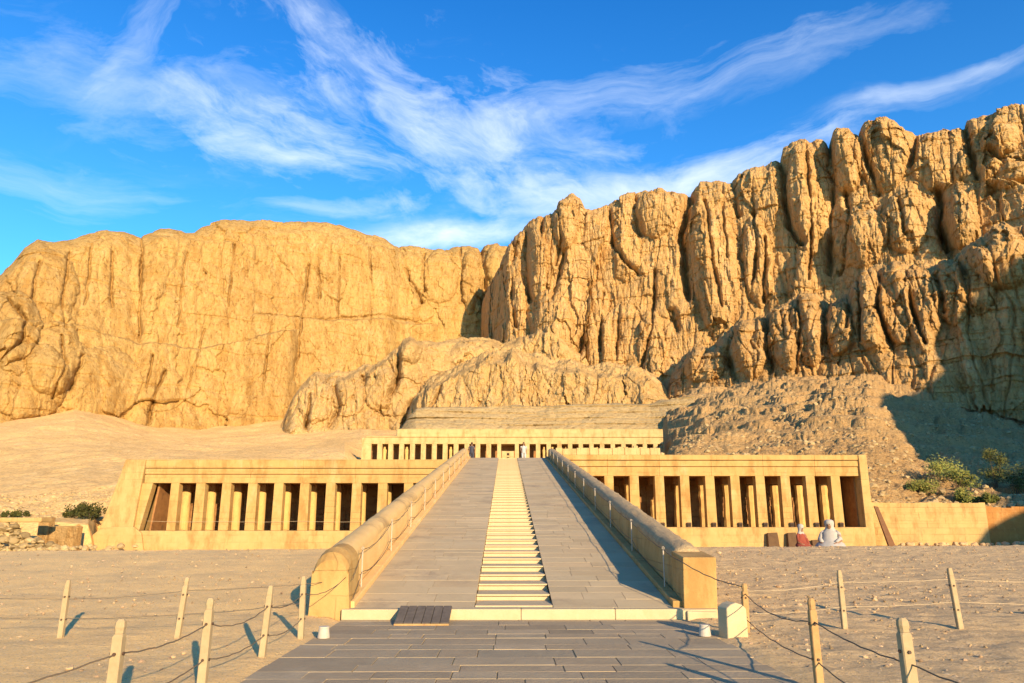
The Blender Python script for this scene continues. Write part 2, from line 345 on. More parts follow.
# pebbles and stones on the sand
mb = MB(); rd = random.Random(3)
for k in range(13000):
    y = 6+26*rd.random()**1.6; x = rd.uniform(-.78, .78)*y
    if abs(x) < 3.2 and y < 13.3: continue
    if abs(x) < 3.7 and y >= 13.3: continue
    if x < 0 and rd.random() < .62: continue
    r = rd.choice([.008, .01, .012, .014, .018, .024, .034])*(1 if rd.random() < .985 else 2.2)
    q = rd.uniform(.55, 1.35)
    put_rock(mb, x, y, float(ground_z(np.float64(x), np.float64(y)))+.02, r, PEB, (q, q*rd.uniform(.92, 1.), q*rd.uniform(.85, 1.)))
pm = plain_mat('pebble_stone', (.48, .34, .185), (.34, .235, .13), 4, bump=.004, bsc=40, tint=True)
tag(mb.build('gravel', pm), 'scattered pale stones and pebbles lying on the sand', 'gravel', kind='stuff')
# ------------------------------------------------------------------ curtain builder for rock
PX = 761.
def conv(pts, step=2.):
    out = []
    for (a, b), (c, e) in zip(pts[:-1], pts[1:]):
        n = max(1, int(math.hypot(c-a, e-b)/step))
        out += [pixdir(a+(c-a)*i/n, b+(e-b)*i/n) for i in range(n)]
    out.append(pixdir(*pts[-1])); return np.array(out)
def line_at(pts, azs):
    q = conv(pts); o = np.argsort(q[:, 0], kind='stable'); return np.interp(azs, q[o, 0], q[o, 1])
def seg_dist(X, Y, P):
    d = np.full(X.shape, 1e9, np.float32)
    for (a, b), (c, e) in zip(P[:-1], P[1:]):
        vx, vy = c-a, e-b; L = vx*vx+vy*vy+1e-9
        q = np.clip(((X-a)*vx+(Y-b)*vy)/L, 0, 1); d = np.minimum(d, np.hypot(X-a-q*vx, Y-b-q*vy))
    return d
def curtain(name, m, u0, u1, nc, nr, top, foot, D, setback, noise, seed, cracks=(), bulges=(), ledges=(), shoulder=.1, shr=6., cap=50., rag=0., strata=None, kind='structure', cw=.75, cd=1., rise=0, capm=None):
    az0, az1 = pixdir(u0, 330)[0], pixdir(u1, 330)[0]; azs = np.linspace(az0, az1, nc)
    tt = line_at(top, azs)[:, None]; tf = line_at(foot, azs)[:, None]
    dq = np.array([(pixdir(a, 330)[0], b) for a, b in D]); D0 = np.interp(azs, dq[:, 0], dq[:, 1])[:, None]
    s = np.linspace(0, 1, nr)[None, :]
    te = tf+(tt-tf)*s
    q = np.clip((s-(1-shoulder))/shoulder, 0, 1)
    Dr = D0+setback*s+shr*(1-np.sqrt(1-q*q*.998))
    Dm = float(D0.mean()); A = azs[:, None]*Dm-.9*(D0-Dm)+0*s; Zr = EYE+Dr*te
    if rag: Zr = Zr+rag*q*(np.abs(perlin(A/7., A*0+seed, seed))*2-.5+.5*perlin(A/2., A*0, seed+1))
    disp = np.zeros(A.shape, np.float32)
    for L, asp, amp, kd, wp in noise:
        w = wp*L*fbm(A/(L*1.7), Zr/(L*2.2), 2, seed+int(L*13))
        w2 = wp*L*fbm(A/(L*1.3)+9, Zr/(L*1.6), 2, seed+int(L*7))
        n = perlin((A+w)/L, (Zr+w2)/(L*asp), seed+int(L*31)) if kd in 'bc' else 0
        if kd == 'b': disp += amp*(2.2*np.abs(n)**.75-.75)
        elif kd == 'f': disp += amp*fbm((A+w)/L, (Zr+w2)/(L*asp), 5, seed+int(L*29), .62)
        elif kd == 'v':                       # fractured facets
            j1 = .13*fbm(A/L*2.1, Zr/L*2.1, 3, seed+41); j2 = .13*fbm(A/L*2.3+5, Zr/L*2.3, 3, seed+42)
            disp += amp*facets((A+w)/L+j1, (Zr+w2)/(L*asp)+j2, seed+int(L*37), 1.1)
        elif kd == 'c':                       # narrow cracks
            disp -= amp*np.exp(-(n/.05)**2)
    if strata:
        for h, amp, wv in strata:
            zz = Zr+wv*fbm(A/18., Zr/18., 3, seed+5)
            k = zz/h; fr = k-np.floor(k); i = np.floor(k)
            r0 = perlin(i*3.7+.5, A/11., seed+2)
            disp += amp*(np.where(fr < .82, 0, -.6)+r0)
    Xp = azs[:, None]*PX+0*s; Yp = te*PX+0*A
    jx = 2.0*fbm(Xp/20, Yp/20, 5, seed+77, .65); jy = 2.0*fbm(Xp/20, Yp/20, 5, seed+78, .65); jm = np.clip(.85+1.3*fbm(Xp/25, Yp/40, 3, seed+79), .15, 1.3)
    for P, w, dp in cracks:
        P = conv(P, 6)*PX
        lo, hi = P.min(0)-5*w-6, P.max(0)+5*w+6
        c0, c1 = np.searchsorted(azs*PX, [lo[0], hi[0]])
        if c1 <= c0: continue
        sl_ = slice(c0, c1); w = w*cw; dd = seg_dist(Xp[sl_]+jx[sl_], Yp[sl_]+jy[sl_], P)
        disp[sl_] -= cd*dp*jm[sl_]*np.exp(-(dd/(w*(.45+.55*jm[sl_])))**1.5)
    for (u, v), ru, rv, hgt in bulges:
        P = np.array(pixdir(u, v))*PX; rr = ((Xp+1.6*jx-P[0])/ru)**2+((Yp+1.6*jy-P[1])/rv)**2
        disp += .85*hgt*np.sqrt(np.clip(1-rr, 0, 1))
    for P, hgt in ledges:                      # below the line the rock stands further out
        q_ = line_at(P, azs)[:, None]*PX; sp_ = conv([P[0], P[-1]])[:, 0]
        wx = sstep(sp_.min()*PX-4, sp_.min()*PX+12, Xp)*sstep(sp_.max()*PX+4, sp_.max()*PX-12, Xp)
        disp += hgt*wx*sstep(2.5, -2.5, Yp+jy-q_)
    Dd = Dr-disp
    dx, dy = np.sin(azs)[:, None], np.cos(azs)[:, None]
    XX = CX+Dd*dx; YY = Dd*dy; ZZ = Zr
    if cap:
        kk = np.linspace(0, 1, 90 if rise else 26)[1:][None, :]
        d1, z1 = Dd[:, -1:], Zr[:, -1:]
        if rise:                                # scree: its own smooth surface leaving the rock within a few metres
            ns = 81; ker = np.hanning(ns+2)[1:-1]; ker /= ker.sum()
            sm = lambda v: np.convolve(np.pad(v[:, 0], ns//2, mode='edge'), ker, 'valid')[:, None]
            bl = np.clip(kk*6, 0, 1); d1 = d1*(1-bl)+sm(d1)*bl; z1 = z1*(1-bl)+sm(z1)*bl
        dc = d1+cap*kk**(1.0 if rise else 1.5)
        zc = z1+(rise*cap*kk if rise else -kk**2*cap*.35)+((3.4*np.abs(perlin(A[:, -1:]/7+kk*0, dc/7, seed+8))+1.8*fbm(A[:, -1:]/5+kk*0, dc/5, 5, seed+4, .65) if rise else 1.2*fbm(A[:, -1:]/6+kk*0, dc/6, 4, seed+4)))*np.minimum(kk*8, 1)
        XX = np.concatenate([XX, CX+dc*dx], 1); YY = np.concatenate([YY, dc*dy], 1); ZZ = np.concatenate([ZZ, zc], 1)
    o = grid_mesh(name, XX, YY, ZZ, m, kind)
    if capm:
        o.data.materials.append(capm); n_, k_ = XX.shape; mi = np.zeros((n_-1, k_-1), np.int32); mi[:, nr-1+3:] = 1
        o.data.polygons.foreach_set('material_index', mi.reshape(-1))
    return o

# far left cliff
topA = [(-190, 330), (-80, 300), (0, 274), (12, 262), (25, 245), (38, 238), (55, 240), (72, 237), (90, 231), (108, 228), (125, 230), (140, 235), (160, 228), (178, 228), (195, 230), (203, 224), (220, 219), (240, 219), (262, 220), (285, 221), (305, 220), (322, 221), (340, 224), (362, 231), (385, 239), (400, 247), (412, 245), (428, 246), (445, 249), (458, 245), (470, 245), (480, 248), (488, 243), (497, 243), (510, 246), (560, 250), (640, 250)]
curtain('cliff_left', M['cliff_l'], -90, 600, 1300, 440, topA,
        [(-190, 440), (0, 425), (75, 420), (150, 440), (230, 450), (300, 450), (640, 440)],
        [(-190, 215), (0, 225), (200, 255), (400, 282), (640, 310)], 34,
        [(42, 4., 2.8, 'b', .35), (16, 5, 1.2, 'b', .4), (14, 2.6, 2.0, 'v', .35), (5.5, 2.2, .9, 'v', .4), (7, 9, .55, 'c', .15), (3.4, 9, .3, 'c', .15), (1.9, 2.2, .36, 'v', .3), (5, 2., .7, 'f', .3)], 11,
        cracks=[([(93, 239), (90, 270), (86, 302)], 2.4, 5), ([(142, 235), (141, 290), (139, 342)], 2.4, 7), ([(113, 250), (112, 305)], 2, 4), ([(165, 375), (154, 400), (147, 430)], 2, 5),
                ([(152, 360), (146, 392)], 1.8, 5), ([(319, 254), (319, 300)], 2.2, 5), ([(309, 268), (300, 340), (293, 386)], 2, 4.5), ([(370, 250), (371, 320), (369, 356)], 2, 4),
                ([(399, 248), (408, 272), (421, 300)], 3.5, 7), ([(424, 250), (423, 290)], 1.8, 4), ([(461, 247), (461, 290)], 1.8, 4), ([(481, 247), (485, 275), (484, 310)], 4, 9),
                ([(8, 300), (27, 325), (22, 345), (0, 364)], 2.4, 7), ([(82, 360), (72, 392)], 2.2, 5), ([(60, 340), (66, 372), (52, 402)], 2, 5), ([(340, 260), (338, 320)], 1.6, 3.5),
                ([(205, 330), (190, 380), (182, 420)], 1.8, 3), ([(256, 317), (320, 322), (372, 318), (432, 322)], 1.8, 3.5), ([(234, 250), (228, 310)], 1.6, 3), ([(186, 255), (178, 330)], 1.6, 3), ([(270, 330), (262, 400)], 1.6, 3), ([(70, 250), (62, 300), (66, 330)], 2, 4), ([(40, 262), (32, 300)], 2, 4)],
        bulges=[((6, 330), 26, 36, 8), ((55, 360), 22, 36, 6), ((30, 385), 30, 32, 7), ((100, 385), 34, 34, 5), ((440, 275), 20, 32, 5), ((471, 280), 11, 38, 6), ((495, 265), 10, 26, 6), ((48, 290), 24, 40, 5)],
        ledges=[([(150, 236), (240, 246), (330, 245), (400, 250)], 4.5), ([(0, 325), (75, 325), (140, 345), (200, 352), (300, 335)], 5), ([(250, 318), (330, 324), (440, 324)], 3.5)],
        shoulder=.10, shr=16, rag=1.0, cap=70, cw=.5, cd=.6, strata=[(7, .42, 3.), (2.6, .2, 1.2)])
# right main cliff
topB = [(476, 350), (482, 302), (490, 282), (500, 264), (506, 251), (512, 237), (515, 231), (520, 226), (527, 221), (533, 215), (540, 214), (548, 213), (556, 209), (560, 198), (566, 193), (574, 192), (580, 196), (585, 207), (592, 208), (603, 205), (612, 199), (622, 194), (632, 191), (645, 188), (660, 189), (672, 190), (680, 193), (690, 193), (695, 185), (700, 179), (712, 177), (725, 177), (732, 179), (738, 172), (750, 168), (762, 167), (770, 161), (780, 161), (783, 149), (790, 142), (805, 140), (820, 139), (828, 141), (832, 132), (842, 129), (850, 130), (858, 132), (865, 124), (880, 122), (895, 125), (905, 131), (918, 134), (930, 130), (945, 129), (958, 126), (965, 120), (978, 114), (990, 109), (1003, 106), (1015, 105), (1024, 106), (1070, 98), (1140, 110), (1240, 150)]
curtain('cliff_right', M['cliff_r'], 476, 1130, 1320, 620, topB,
        [(476, 385), (560, 385), (640, 395), (690, 395), (760, 360), (900, 320), (1240, 300)],
        [(476, 300), (490, 262), (510, 240), (560, 226), (700, 216), (850, 206), (1024, 198), (1240, 195)], 26,
        [(36, 4, 3.6, 'b', .3), (15, 3.2, 2.4, 'v', .35), (13, 5.5, .8, 'b', .4), (6, 3.4, 1.2, 'v', .4), (9, 8, .7, 'c', .2), (3.2, 8, .35, 'c', .2), (2.6, 3, .5, 'v', .4), (1.2, 2.4, .22, 'v', .4), (5, 1.8, .7, 'f', .3)], 23,
        cracks=[([(609, 206), (613, 240), (625, 262), (645, 276)], 3, 8), ([(635, 194), (636, 215), (640, 232)], 3, 7), ([(692, 195), (681, 232), (684, 262), (690, 298)], 5, 12), ([(733, 182), (737, 214)], 3, 7),
                ([(590, 280), (586, 320), (579, 355)], 3.5, 9), ([(564, 250), (557, 280), (552, 300)], 3, 7), ([(526, 226), (527, 262), (529, 298)], 3, 7), ([(542, 216), (541, 243)], 2.4, 6), ([(558, 212), (561, 240), (556, 262)], 2.6, 6),
                ([(513, 240), (511, 290), (515, 325)], 3, 8), ([(655, 270), (652, 330), (640, 372)], 2.4, 6), ([(672, 310), (678, 330)], 4.5, 8), ([(620, 300), (616, 360)], 2.4, 6), ([(603, 290), (600, 350)], 2, 5),
                ([(782, 164), (786, 200), (790, 228), (802, 242)], 5, 13), ([(829, 142), (834, 180), (830, 225), (828, 268)], 4, 10), ([(860, 133), (868, 165), (880, 192)], 3.2, 8), ([(915, 135), (912, 165)], 3, 6),
                ([(965, 125), (969, 150), (977, 176)], 4, 9), ([(705, 200), (712, 260), (722, 310)], 2.4, 5), ([(752, 190), (757, 250), (750, 300)], 3, 7), ([(722, 200), (728, 260)], 2, 4), ([(806, 145), (812, 230), (808, 280)], 2, 4.5),
                ([(846, 190), (850, 220), (842, 270)], 2.4, 5), ([(900, 200), (905, 240)], 2, 5), ([(938, 190), (940, 232)], 4, 8), ([(990, 150), (1005, 165), (1024, 160)], 3.5, 6), ([(985, 200), (1000, 185), (1024, 182)], 3, 5), ([(765, 240), (764, 300)], 2.5, 6), ([(938, 232), (945, 245)], 4, 7)],
        bulges=[((566, 222), 14, 32, 6), ((655, 212), 22, 30, 6), ((715, 260), 24, 85, 6), ((845, 158), 15, 36, 8), ((882, 150), 24, 42, 6), ((805, 200), 17, 62, 6), ((625, 350), 24, 55, 5), ((652, 350), 14, 46, 5), ((598, 330), 15, 60, 6), ((551, 330), 24, 46, 8),
                ((960, 224), 15, 28, 9), ((1000, 140), 16, 16, 6), ((980, 162), 18, 22, 5), ((940, 160), 24, 30, 4), ((1005, 175), 18, 16, 6), ((537, 262), 12, 44, 5), ((757, 260), 15, 50, 5), ((800, 280), 13, 30, 5), ((860, 240), 24, 30, 6), ((905, 222), 20, 34, 5), ((626, 250), 14, 34, 4)],
        ledges=[([(840, 205), (880, 205), (940, 200)], 4), ([(940, 185), (990, 182), (1040, 190)], 5)],
        shoulder=.07, shr=10, rag=1.2, cap=70, cw=.7, cd=.62, strata=[(8, .8, 3.), (3., .35, 1.2)])
# middle bluff that carries the striated face above the terraces
curtain('bluff_middle', M['bluff'], 396, 690, 820, 300,
        [(396, 432), (404, 424), (412, 405), (420, 393), (432, 384), (446, 374), (460, 369), (478, 362), (495, 360), (512, 355), (530, 362), (548, 360), (560, 368), (580, 366), (596, 372), (612, 368), (630, 376), (648, 374), (660, 386), (672, 400), (690, 420)],
        [(396, 436), (412, 432), (690, 432)], [(396, 200), (410, 180), (430, 172), (560, 168), (650, 168), (690, 176)], 12,
        [(14, 3., 1.5, 'b', .35), (4.6, 6.0, 1.5, 'b', .25), (3.2, 4, 1.0, 'v', .3), (4, 4, .5, 'c', .7), (1.3, 1.8, .45, 'v', .4), (3, 1.4, 1.0, 'f', .3)], 37,
        cracks=[([(424, 425), (430, 405), (442, 385)], 2.2, 3)], shoulder=.12, shr=4, rag=2.6, cap=34, rise=.24, capm=M['bluff'])
# left bluff
curtain('bluff_left', M['bluff'], 268, 610, 900, 300,
        [(268, 450), (276, 438), (283, 428), (288, 408), (293, 394), (300, 383), (312, 377), (328, 374), (345, 372), (362, 366), (380, 359), (398, 354), (402, 343), (410, 337), (420, 338), (428, 344), (440, 340), (460, 336), (480, 334), (500, 340), (520, 336), (536, 330), (548, 322), (560, 328), (575, 345), (590, 352), (610, 360)],
        [(268, 452), (610, 445)], [(268, 215), (290, 196), (400, 196), (450, 205), (520, 212), (560, 208), (610, 214)], 16,
        [(16, 2.4, 3.0, 'b', .35), (6., 2.6, 1.6, 'b', .3), (4.5, 2.2, 1.7, 'v', .3), (5, 4, .8, 'c', .3), (1.6, 1.6, .55, 'v', .3), (3, 1.3, .9, 'f', .3)], 41,
        cracks=[([(399, 355), (398, 378), (388, 400)], 3, 5), ([(405, 420), (412, 405), (430, 392)], 5, 8), ([(334, 385), (340, 405), (330, 425)], 2.5, 4), ([(362, 372), (366, 400)], 2.5, 4), ([(310, 395), (306, 425)], 2.2, 4), ([(288, 410), (284, 430)], 3, 4)],
        bulges=[((411, 350), 12, 16, 4), ((316, 400), 18, 24, 4), ((350, 395), 16, 22, 3.5), ((380, 385), 16, 26, 3.5)], shoulder=.12, shr=5, rag=2.8, cap=45, rise=.14, capm=M['bluff'])
# lumpy bluffs below the right cliff
topD = [(640, 432), (650, 414), (660, 397), (672, 378), (682, 362), (692, 351), (703, 345), (714, 348), (720, 341), (730, 328), (740, 321), (752, 317), (762, 314), (775, 306), (788, 298), (800, 289), (815, 292), (825, 300), (840, 301), (850, 290), (858, 276), (868, 266), (877, 261), (900, 259), (925, 262), (945, 262), (960, 253), (975, 245), (986, 236), (1000, 227), (1012, 219), (1030, 217), (1100, 205), (1240, 230)]
curtain('bluff_right', M['cliff_r'], 636, 1130, 1000, 380, topD,
        [(636, 440), (690, 418), (760, 400), (850, 392), (930, 400), (1024, 420), (1240, 440)],
        [(636, 186), (670, 174), (740, 166), (850, 159), (960, 153), (1060, 149), (1240, 148)], 18,
        [(17, 2.8, 2.6, 'b', .4), (7, 3.2, 1.2, 'b', .5), (6, 3.2, 1.3, 'v', .4), (2.6, 2.6, .6, 'v', .4), (5, 5, .8, 'c', .5), (1.3, 1.5, .3, 'v', .4), (4, 1.8, .7, 'f', .3)], 59,
        cracks=[([(733, 330), (728, 350), (736, 378)], 4, 7), ([(768, 310), (766, 345), (772, 372)], 4, 7), ([(826, 300), (824, 330), (818, 372)], 4, 7), ([(850, 292), (846, 330)], 3, 5), ([(880, 275), (878, 310), (890, 345)], 2.5, 5), ([(905, 268), (912, 310), (925, 345)], 2.5, 5), ([(935, 272), (945, 310)], 3, 5), ([(960, 262), (968, 300)], 3, 5), ([(797, 296), (800, 330), (795, 372)], 2.2, 4), ([(705, 350), (695, 375)], 2.5, 4), ([(858, 280), (862, 340)], 2, 4), ([(780, 310), (786, 340)], 2, 3)],
        bulges=[((703, 362), 22, 22, 5), ((750, 345), 17, 32, 6), ((785, 335), 16, 36, 6), ((810, 325), 14, 40, 6), ((838, 325), 13, 30, 6), ((868, 305), 16, 46, 5), ((895, 300), 14, 44, 5), ((922, 305), 14, 46, 5), ((950, 290), 14, 34, 5), ((1000, 255), 24, 30, 7), ((975, 280), 14, 30, 5)],
        shoulder=.16, shr=7, rag=2.2, cap=46, rise=.16, capm=M['cliff_r'], cd=.8, strata=[(5, .8, 2.), (2., .3, .8)])
# layered terraces right behind the upper colonnade
curtain('rock_terraces', M['strata'], 400, 690, 620, 130,
        [(400, 430), (408, 418), (416, 409), (425, 407), (540, 406), (600, 404), (650, 404), (672, 398), (690, 396)], [(400, 447), (690, 447)],
        [(400, 150), (690, 150)], 12, [(9, .5, .5, 'b', .3), (2.5, .6, .22, 'b', .3)], 71, strata=[(1.5, .75, .5), (.55, .22, .2)], shoulder=.05, shr=1, cap=30)
# ------------------------------------------------------------------ slopes in front of the cliffs (polar height fields)
def slope(name, m, u0, u1, nc, nr, rings, noise, seed, gouge=None):
    """rings: list of (distance, [(u, v) pixels]) from near to far"""
    az0, az1 = pixdir(u0, 450)[0], pixdir(u1, 450)[0]; azs = np.linspace(az0, az1, nc)
    ds = np.array([r[0] for r in rings], float); H = np.stack([EYE+r[0]/np.cos(azs)*line_at(r[1], azs) for r in rings], 1)
    q = np.geomspace(ds[0], ds[-1], nr); Z = np.stack([np.interp(q, ds, h) for h in H], 0)
    X = CX+q[None, :]*np.tan(azs)[:, None]; Y = q[None, :]+0*azs[:, None]
    for L, amp, kd in noise:
        w = .4*L*fbm(X/L/1.5, Y/L/1.5, 2, seed+3)
        n = perlin((X+w)/L, (Y-w)/L, seed+int(L*10))
        Z = Z+(amp*fbm(X/L, Y/L, 4, seed) if kd == 'f' else amp*(2*np.abs(n)**.8-.6))
    if gouge:
        k = Z/gouge[0]+.35*fbm(X/20, Y/20, 3, seed+6); fr = k-np.floor(k); Z = Z+gouge[0]*(sstep(.25, .75, fr)-fr)*gouge[1]*sstep(85, 110, Y)*(.6+.8*np.clip(fbm(X/12, Y/30, 2, seed+7)+.3, 0, 1))
    Z[:, :2] = -3.
    o = grid_mesh(name, X, Y, Z, m)
    def hz(u, D):
        a = pixdir(u, 450)[0]; i = np.clip(np.searchsorted(azs, a), 0, nc-1); j = np.clip(np.searchsorted(q, D), 0, nr-1)
        return float(X[i, j]), float(Y[i, j]), float(Z[i, j])
    return o, hz
_, HZL = slope('sand_slope', M['sandhill'], -90, 470, 700, 340,
      [(54, [(-190, 535), (0, 524), (88, 526), (112, 640), (470, 640)]), (62.3, [(-190, 530), (0, 519), (95, 517), (112, 620), (470, 620)]), (62.9, [(-190, 529), (0, 518), (95, 516), (112, 516), (470, 515)]), (66, [(-190, 528), (0, 517), (130, 515), (470, 515)]), (72, [(-190, 508), (0, 498), (100, 490), (200, 480), (470, 470)]), (110, [(-190, 480), (0, 468), (110, 462), (200, 459), (300, 460), (345, 462), (366, 475), (470, 480)]), (137, [(-190, 461), (0, 449), (110, 444), (200, 452), (300, 452), (345, 450), (358, 462), (372, 475), (470, 480)]),
       (170, [(-190, 440), (0, 428), (75, 424), (150, 440), (240, 446), (300, 446), (360, 438), (470, 440)]), (232, [(-190, 418), (0, 411), (40, 407), (75, 401), (110, 411), (150, 424), (200, 431), (260, 426), (300, 420), (470, 415)]), (262, [(-190, 400), (0, 395), (75, 385), (150, 410), (240, 418), (470, 405)])],
      [(30, 1.2, 'f'), (7, .35, 'f'), (2.2, .12, 'b')], 81)
_, HZR = slope('rubble_slope', M['scree'], 600, 1130, 900, 460,
      [(58, [(600, 640), (864, 640), (876, 508), (1024, 506), (1240, 506)]), (62.2, [(600, 640), (860, 640), (872, 501), (1024, 501), (1240, 501)]), (62.6, [(600, 509), (868, 500), (1024, 501), (1240, 501)]), (66, [(600, 498), (868, 494), (1024, 496), (1240, 496)]), (74, [(600, 475), (868, 470), (930, 482), (1024, 486), (1240, 480)]), (92, [(600, 474), (668, 466), (682, 455), (700, 450), (868, 434), (920, 455), (1024, 466), (1240, 450)]), (112, [(600, 474), (662, 468), (674, 446), (700, 434), (800, 408), (868, 398), (930, 420), (1024, 436), (1240, 425)]), (130, [(600, 474), (662, 468), (671, 440), (700, 418), (800, 390), (868, 384), (930, 400), (1024, 425), (1240, 420)]),
       (137, [(600, 474), (662, 468), (668, 436), (700, 410), (800, 385), (868, 379), (930, 396), (1024, 422), (1240, 415)]), (165, [(600, 445), (650, 425), (680, 398), (720, 388), (800, 374), (868, 368), (920, 362), (1024, 395), (1240, 380)]), (185, [(600, 435), (650, 415), (700, 380), (800, 366), (900, 358), (1024, 380), (1240, 370)])],
      [(22, 1.4, 'f'), (13, 1.5, 'b'), (6, .7, 'b'), (2.2, .5, 'f'), (1.0, .28, 'b')], 91, gouge=(2.2, .75))
#PART2
# hill to the right of the place, out of the picture, whose evening shade lies on the right
pr = np.array([(44, -2), (50, 2), (53.6, 11.2), (56.6, 14.6), (66, 18.5), (76.6, 25), (83.5, 30), (94, 41), (104, 50), (110, 54), (118, 56), (124, 58), (130, 60), (136, 64.5), (138.5, 70.5), (141, 75), (145, 79.5), (148, 83.5), (152, 85), (165, 80), (230, 70), (330, 70), (420, 40)], float)
xs = np.concatenate([np.linspace(44, 170, 280), np.linspace(172, 420, 60)]); ys = np.linspace(-150, 60, 180); X, Y = np.meshgrid(xs, ys); pz = np.interp(X, pr[:, 0], pr[:, 1])
wd = np.where(Y > 9, 5+.36*np.maximum(pz, 0), 10+1.1*np.maximum(pz, 0))
Z = -1.5+(pz+1.5)*np.exp(-((Y-9)/wd)**2)+.022*np.maximum(pz, 0)*fbm(X/22, Y/22, 5, 5)+.12*fbm(X/2, Y/2, 3, 6)
grid_mesh('hill', X+(9-Y)*.432, Y, Z, M['scree'])
# ------------------------------------------------------------------ paving
def slab(mb, x0, x1, y0, y1, z, th, tf=None, g=.006, ins=.005, tv=.055, dv=.0022):
    j = lambda: random.uniform(-dv, dv)*.6; dz = random.uniform(-dv, dv)
    b = [(x0+g, y0+g, z-th), (x1-g, y0+g, z-th), (x1-g, y1-g, z-th), (x0+g, y1-g, z-th)]
    mid = [(x, y, z-.008+dz) for x, y, _ in b]
    tp = [(x0+g+ins, y0+g+ins, z+dz+j()), (x1-g-ins, y0+g+ins, z+dz+j()), (x1-g-ins, y1-g-ins, z+dz+j()), (x0+g+ins, y1-g-ins, z+dz+j())]
    p = b+mid+tp
    if tf: p = [tf(*q) for q in p]
    fs = [(3, 2, 1, 0), (8, 9, 10, 11)]+[(a+o, (a+1) % 4+o, (a+1) % 4+4+o, a+4+o) for o in (0, 4) for a in range(4)]
    q = random.gauss(1, tv); w = random.gauss(0, tv*.25); mb.add(p, fs, (q*(1+w), q, q*(1-w)))
mb = MB(); y = -4.
while y < 13.2:
    w = random.choice([.38, .44, .47, .5, .56]); x = -2.92+random.uniform(-.03, .02); y1 = min(y+w, 13.27)
    while x < 2.75:
        L = random.uniform(.45, 1.25); x1 = x+L if x+L < 2.4 else 2.92+random.uniform(-.03, .03)
        slab(mb, x, x1, y, y1, .022, .1, g=random.choice([.002, .003, .005, .008]), ins=.003); x = x1
    y = y1
o = mb.build('paving', M['pave']); o['kind'] = 'structure'
# ------------------------------------------------------------------ ramp
TH = math.atan2(5.81, 41.5); RL = 41.5/math.cos(TH); RY, RZ = 13.5, .19
tf = lambda x, s_, h: (x, RY+s_*math.cos(TH)-h*math.sin(TH), RZ+s_*math.sin(TH)+h*math.cos(TH))
rampo = empty('temple_ramp', (0, 13.5, 0), 'long grey stone ramp with a pale stairway up its middle', 'ramp')
def kid(o, parent):                                 # parent without moving
    o.parent = parent; o.matrix_parent_inverse = Matrix.LocRotScale(parent.location, parent.rotation_euler, None).inverted(); return o
for sd in (-1, 1):
    mb = MB(); s_ = 0.
    while s_ < RL-.05:
        w = min(random.choice([.42, .47, .52, .58]), RL-s_); x = .682
        while x < 2.7:
            L = random.uniform(.5, 1.2); x1 = x+L if x+L < 2.4 else 2.755
            a, b = sorted((sd*x, sd*x1)); slab(mb, a, b, s_, s_+w, 0, .08, tf, g=random.choice([.001, .002, .004]), ins=.002, tv=.05, dv=.0015); x = x1
        s_ += w
    a, b = sorted((sd*.684, sd*2.755))
    mb.hexa([(a, RY, -.3), (b, RY, -.3), (b, RY+41.5, -.3), (a, RY+41.5, -.3)]+[tf(a, 0, -.009), tf(b, 0, -.009), tf(b, RL, -.009), tf(a, RL, -.009)], .95)
    kid(mb.build('paving_slope', M['ramp']), rampo)
ST = .83; first = None
for k in range(50):
    if first is None:
        mb = MB(); mb.box(-.676, .676, .008, ST+.03, -.34, -.046); mb.box(-.67, .67, .045, ST+.02, -.047, -.03); mb.box(-.676, .676, -.008, ST+.03, -.032, 0)
        st = first = mb.build('step', M['riser'], bevel=.006)
    else: st = first.copy(); COL.objects.link(st)
    yy = RY+.12+k*ST; st.location = (random.uniform(-.003, .003), yy, RZ+.14*(yy-RY)+random.uniform(-.006, .006)); kid(st, rampo)
mb = MB(); x = -2.93
for L in (1.7, 1.35, 1.6, 1.75): mb.box(x+.003, x+L-.003, 13.28+random.uniform(-.006, .006), 13.60, -.15, .19+random.uniform(-.004, .004)); x += L
kid(mb.build('threshold', M['riser'], bevel=.014), rampo)
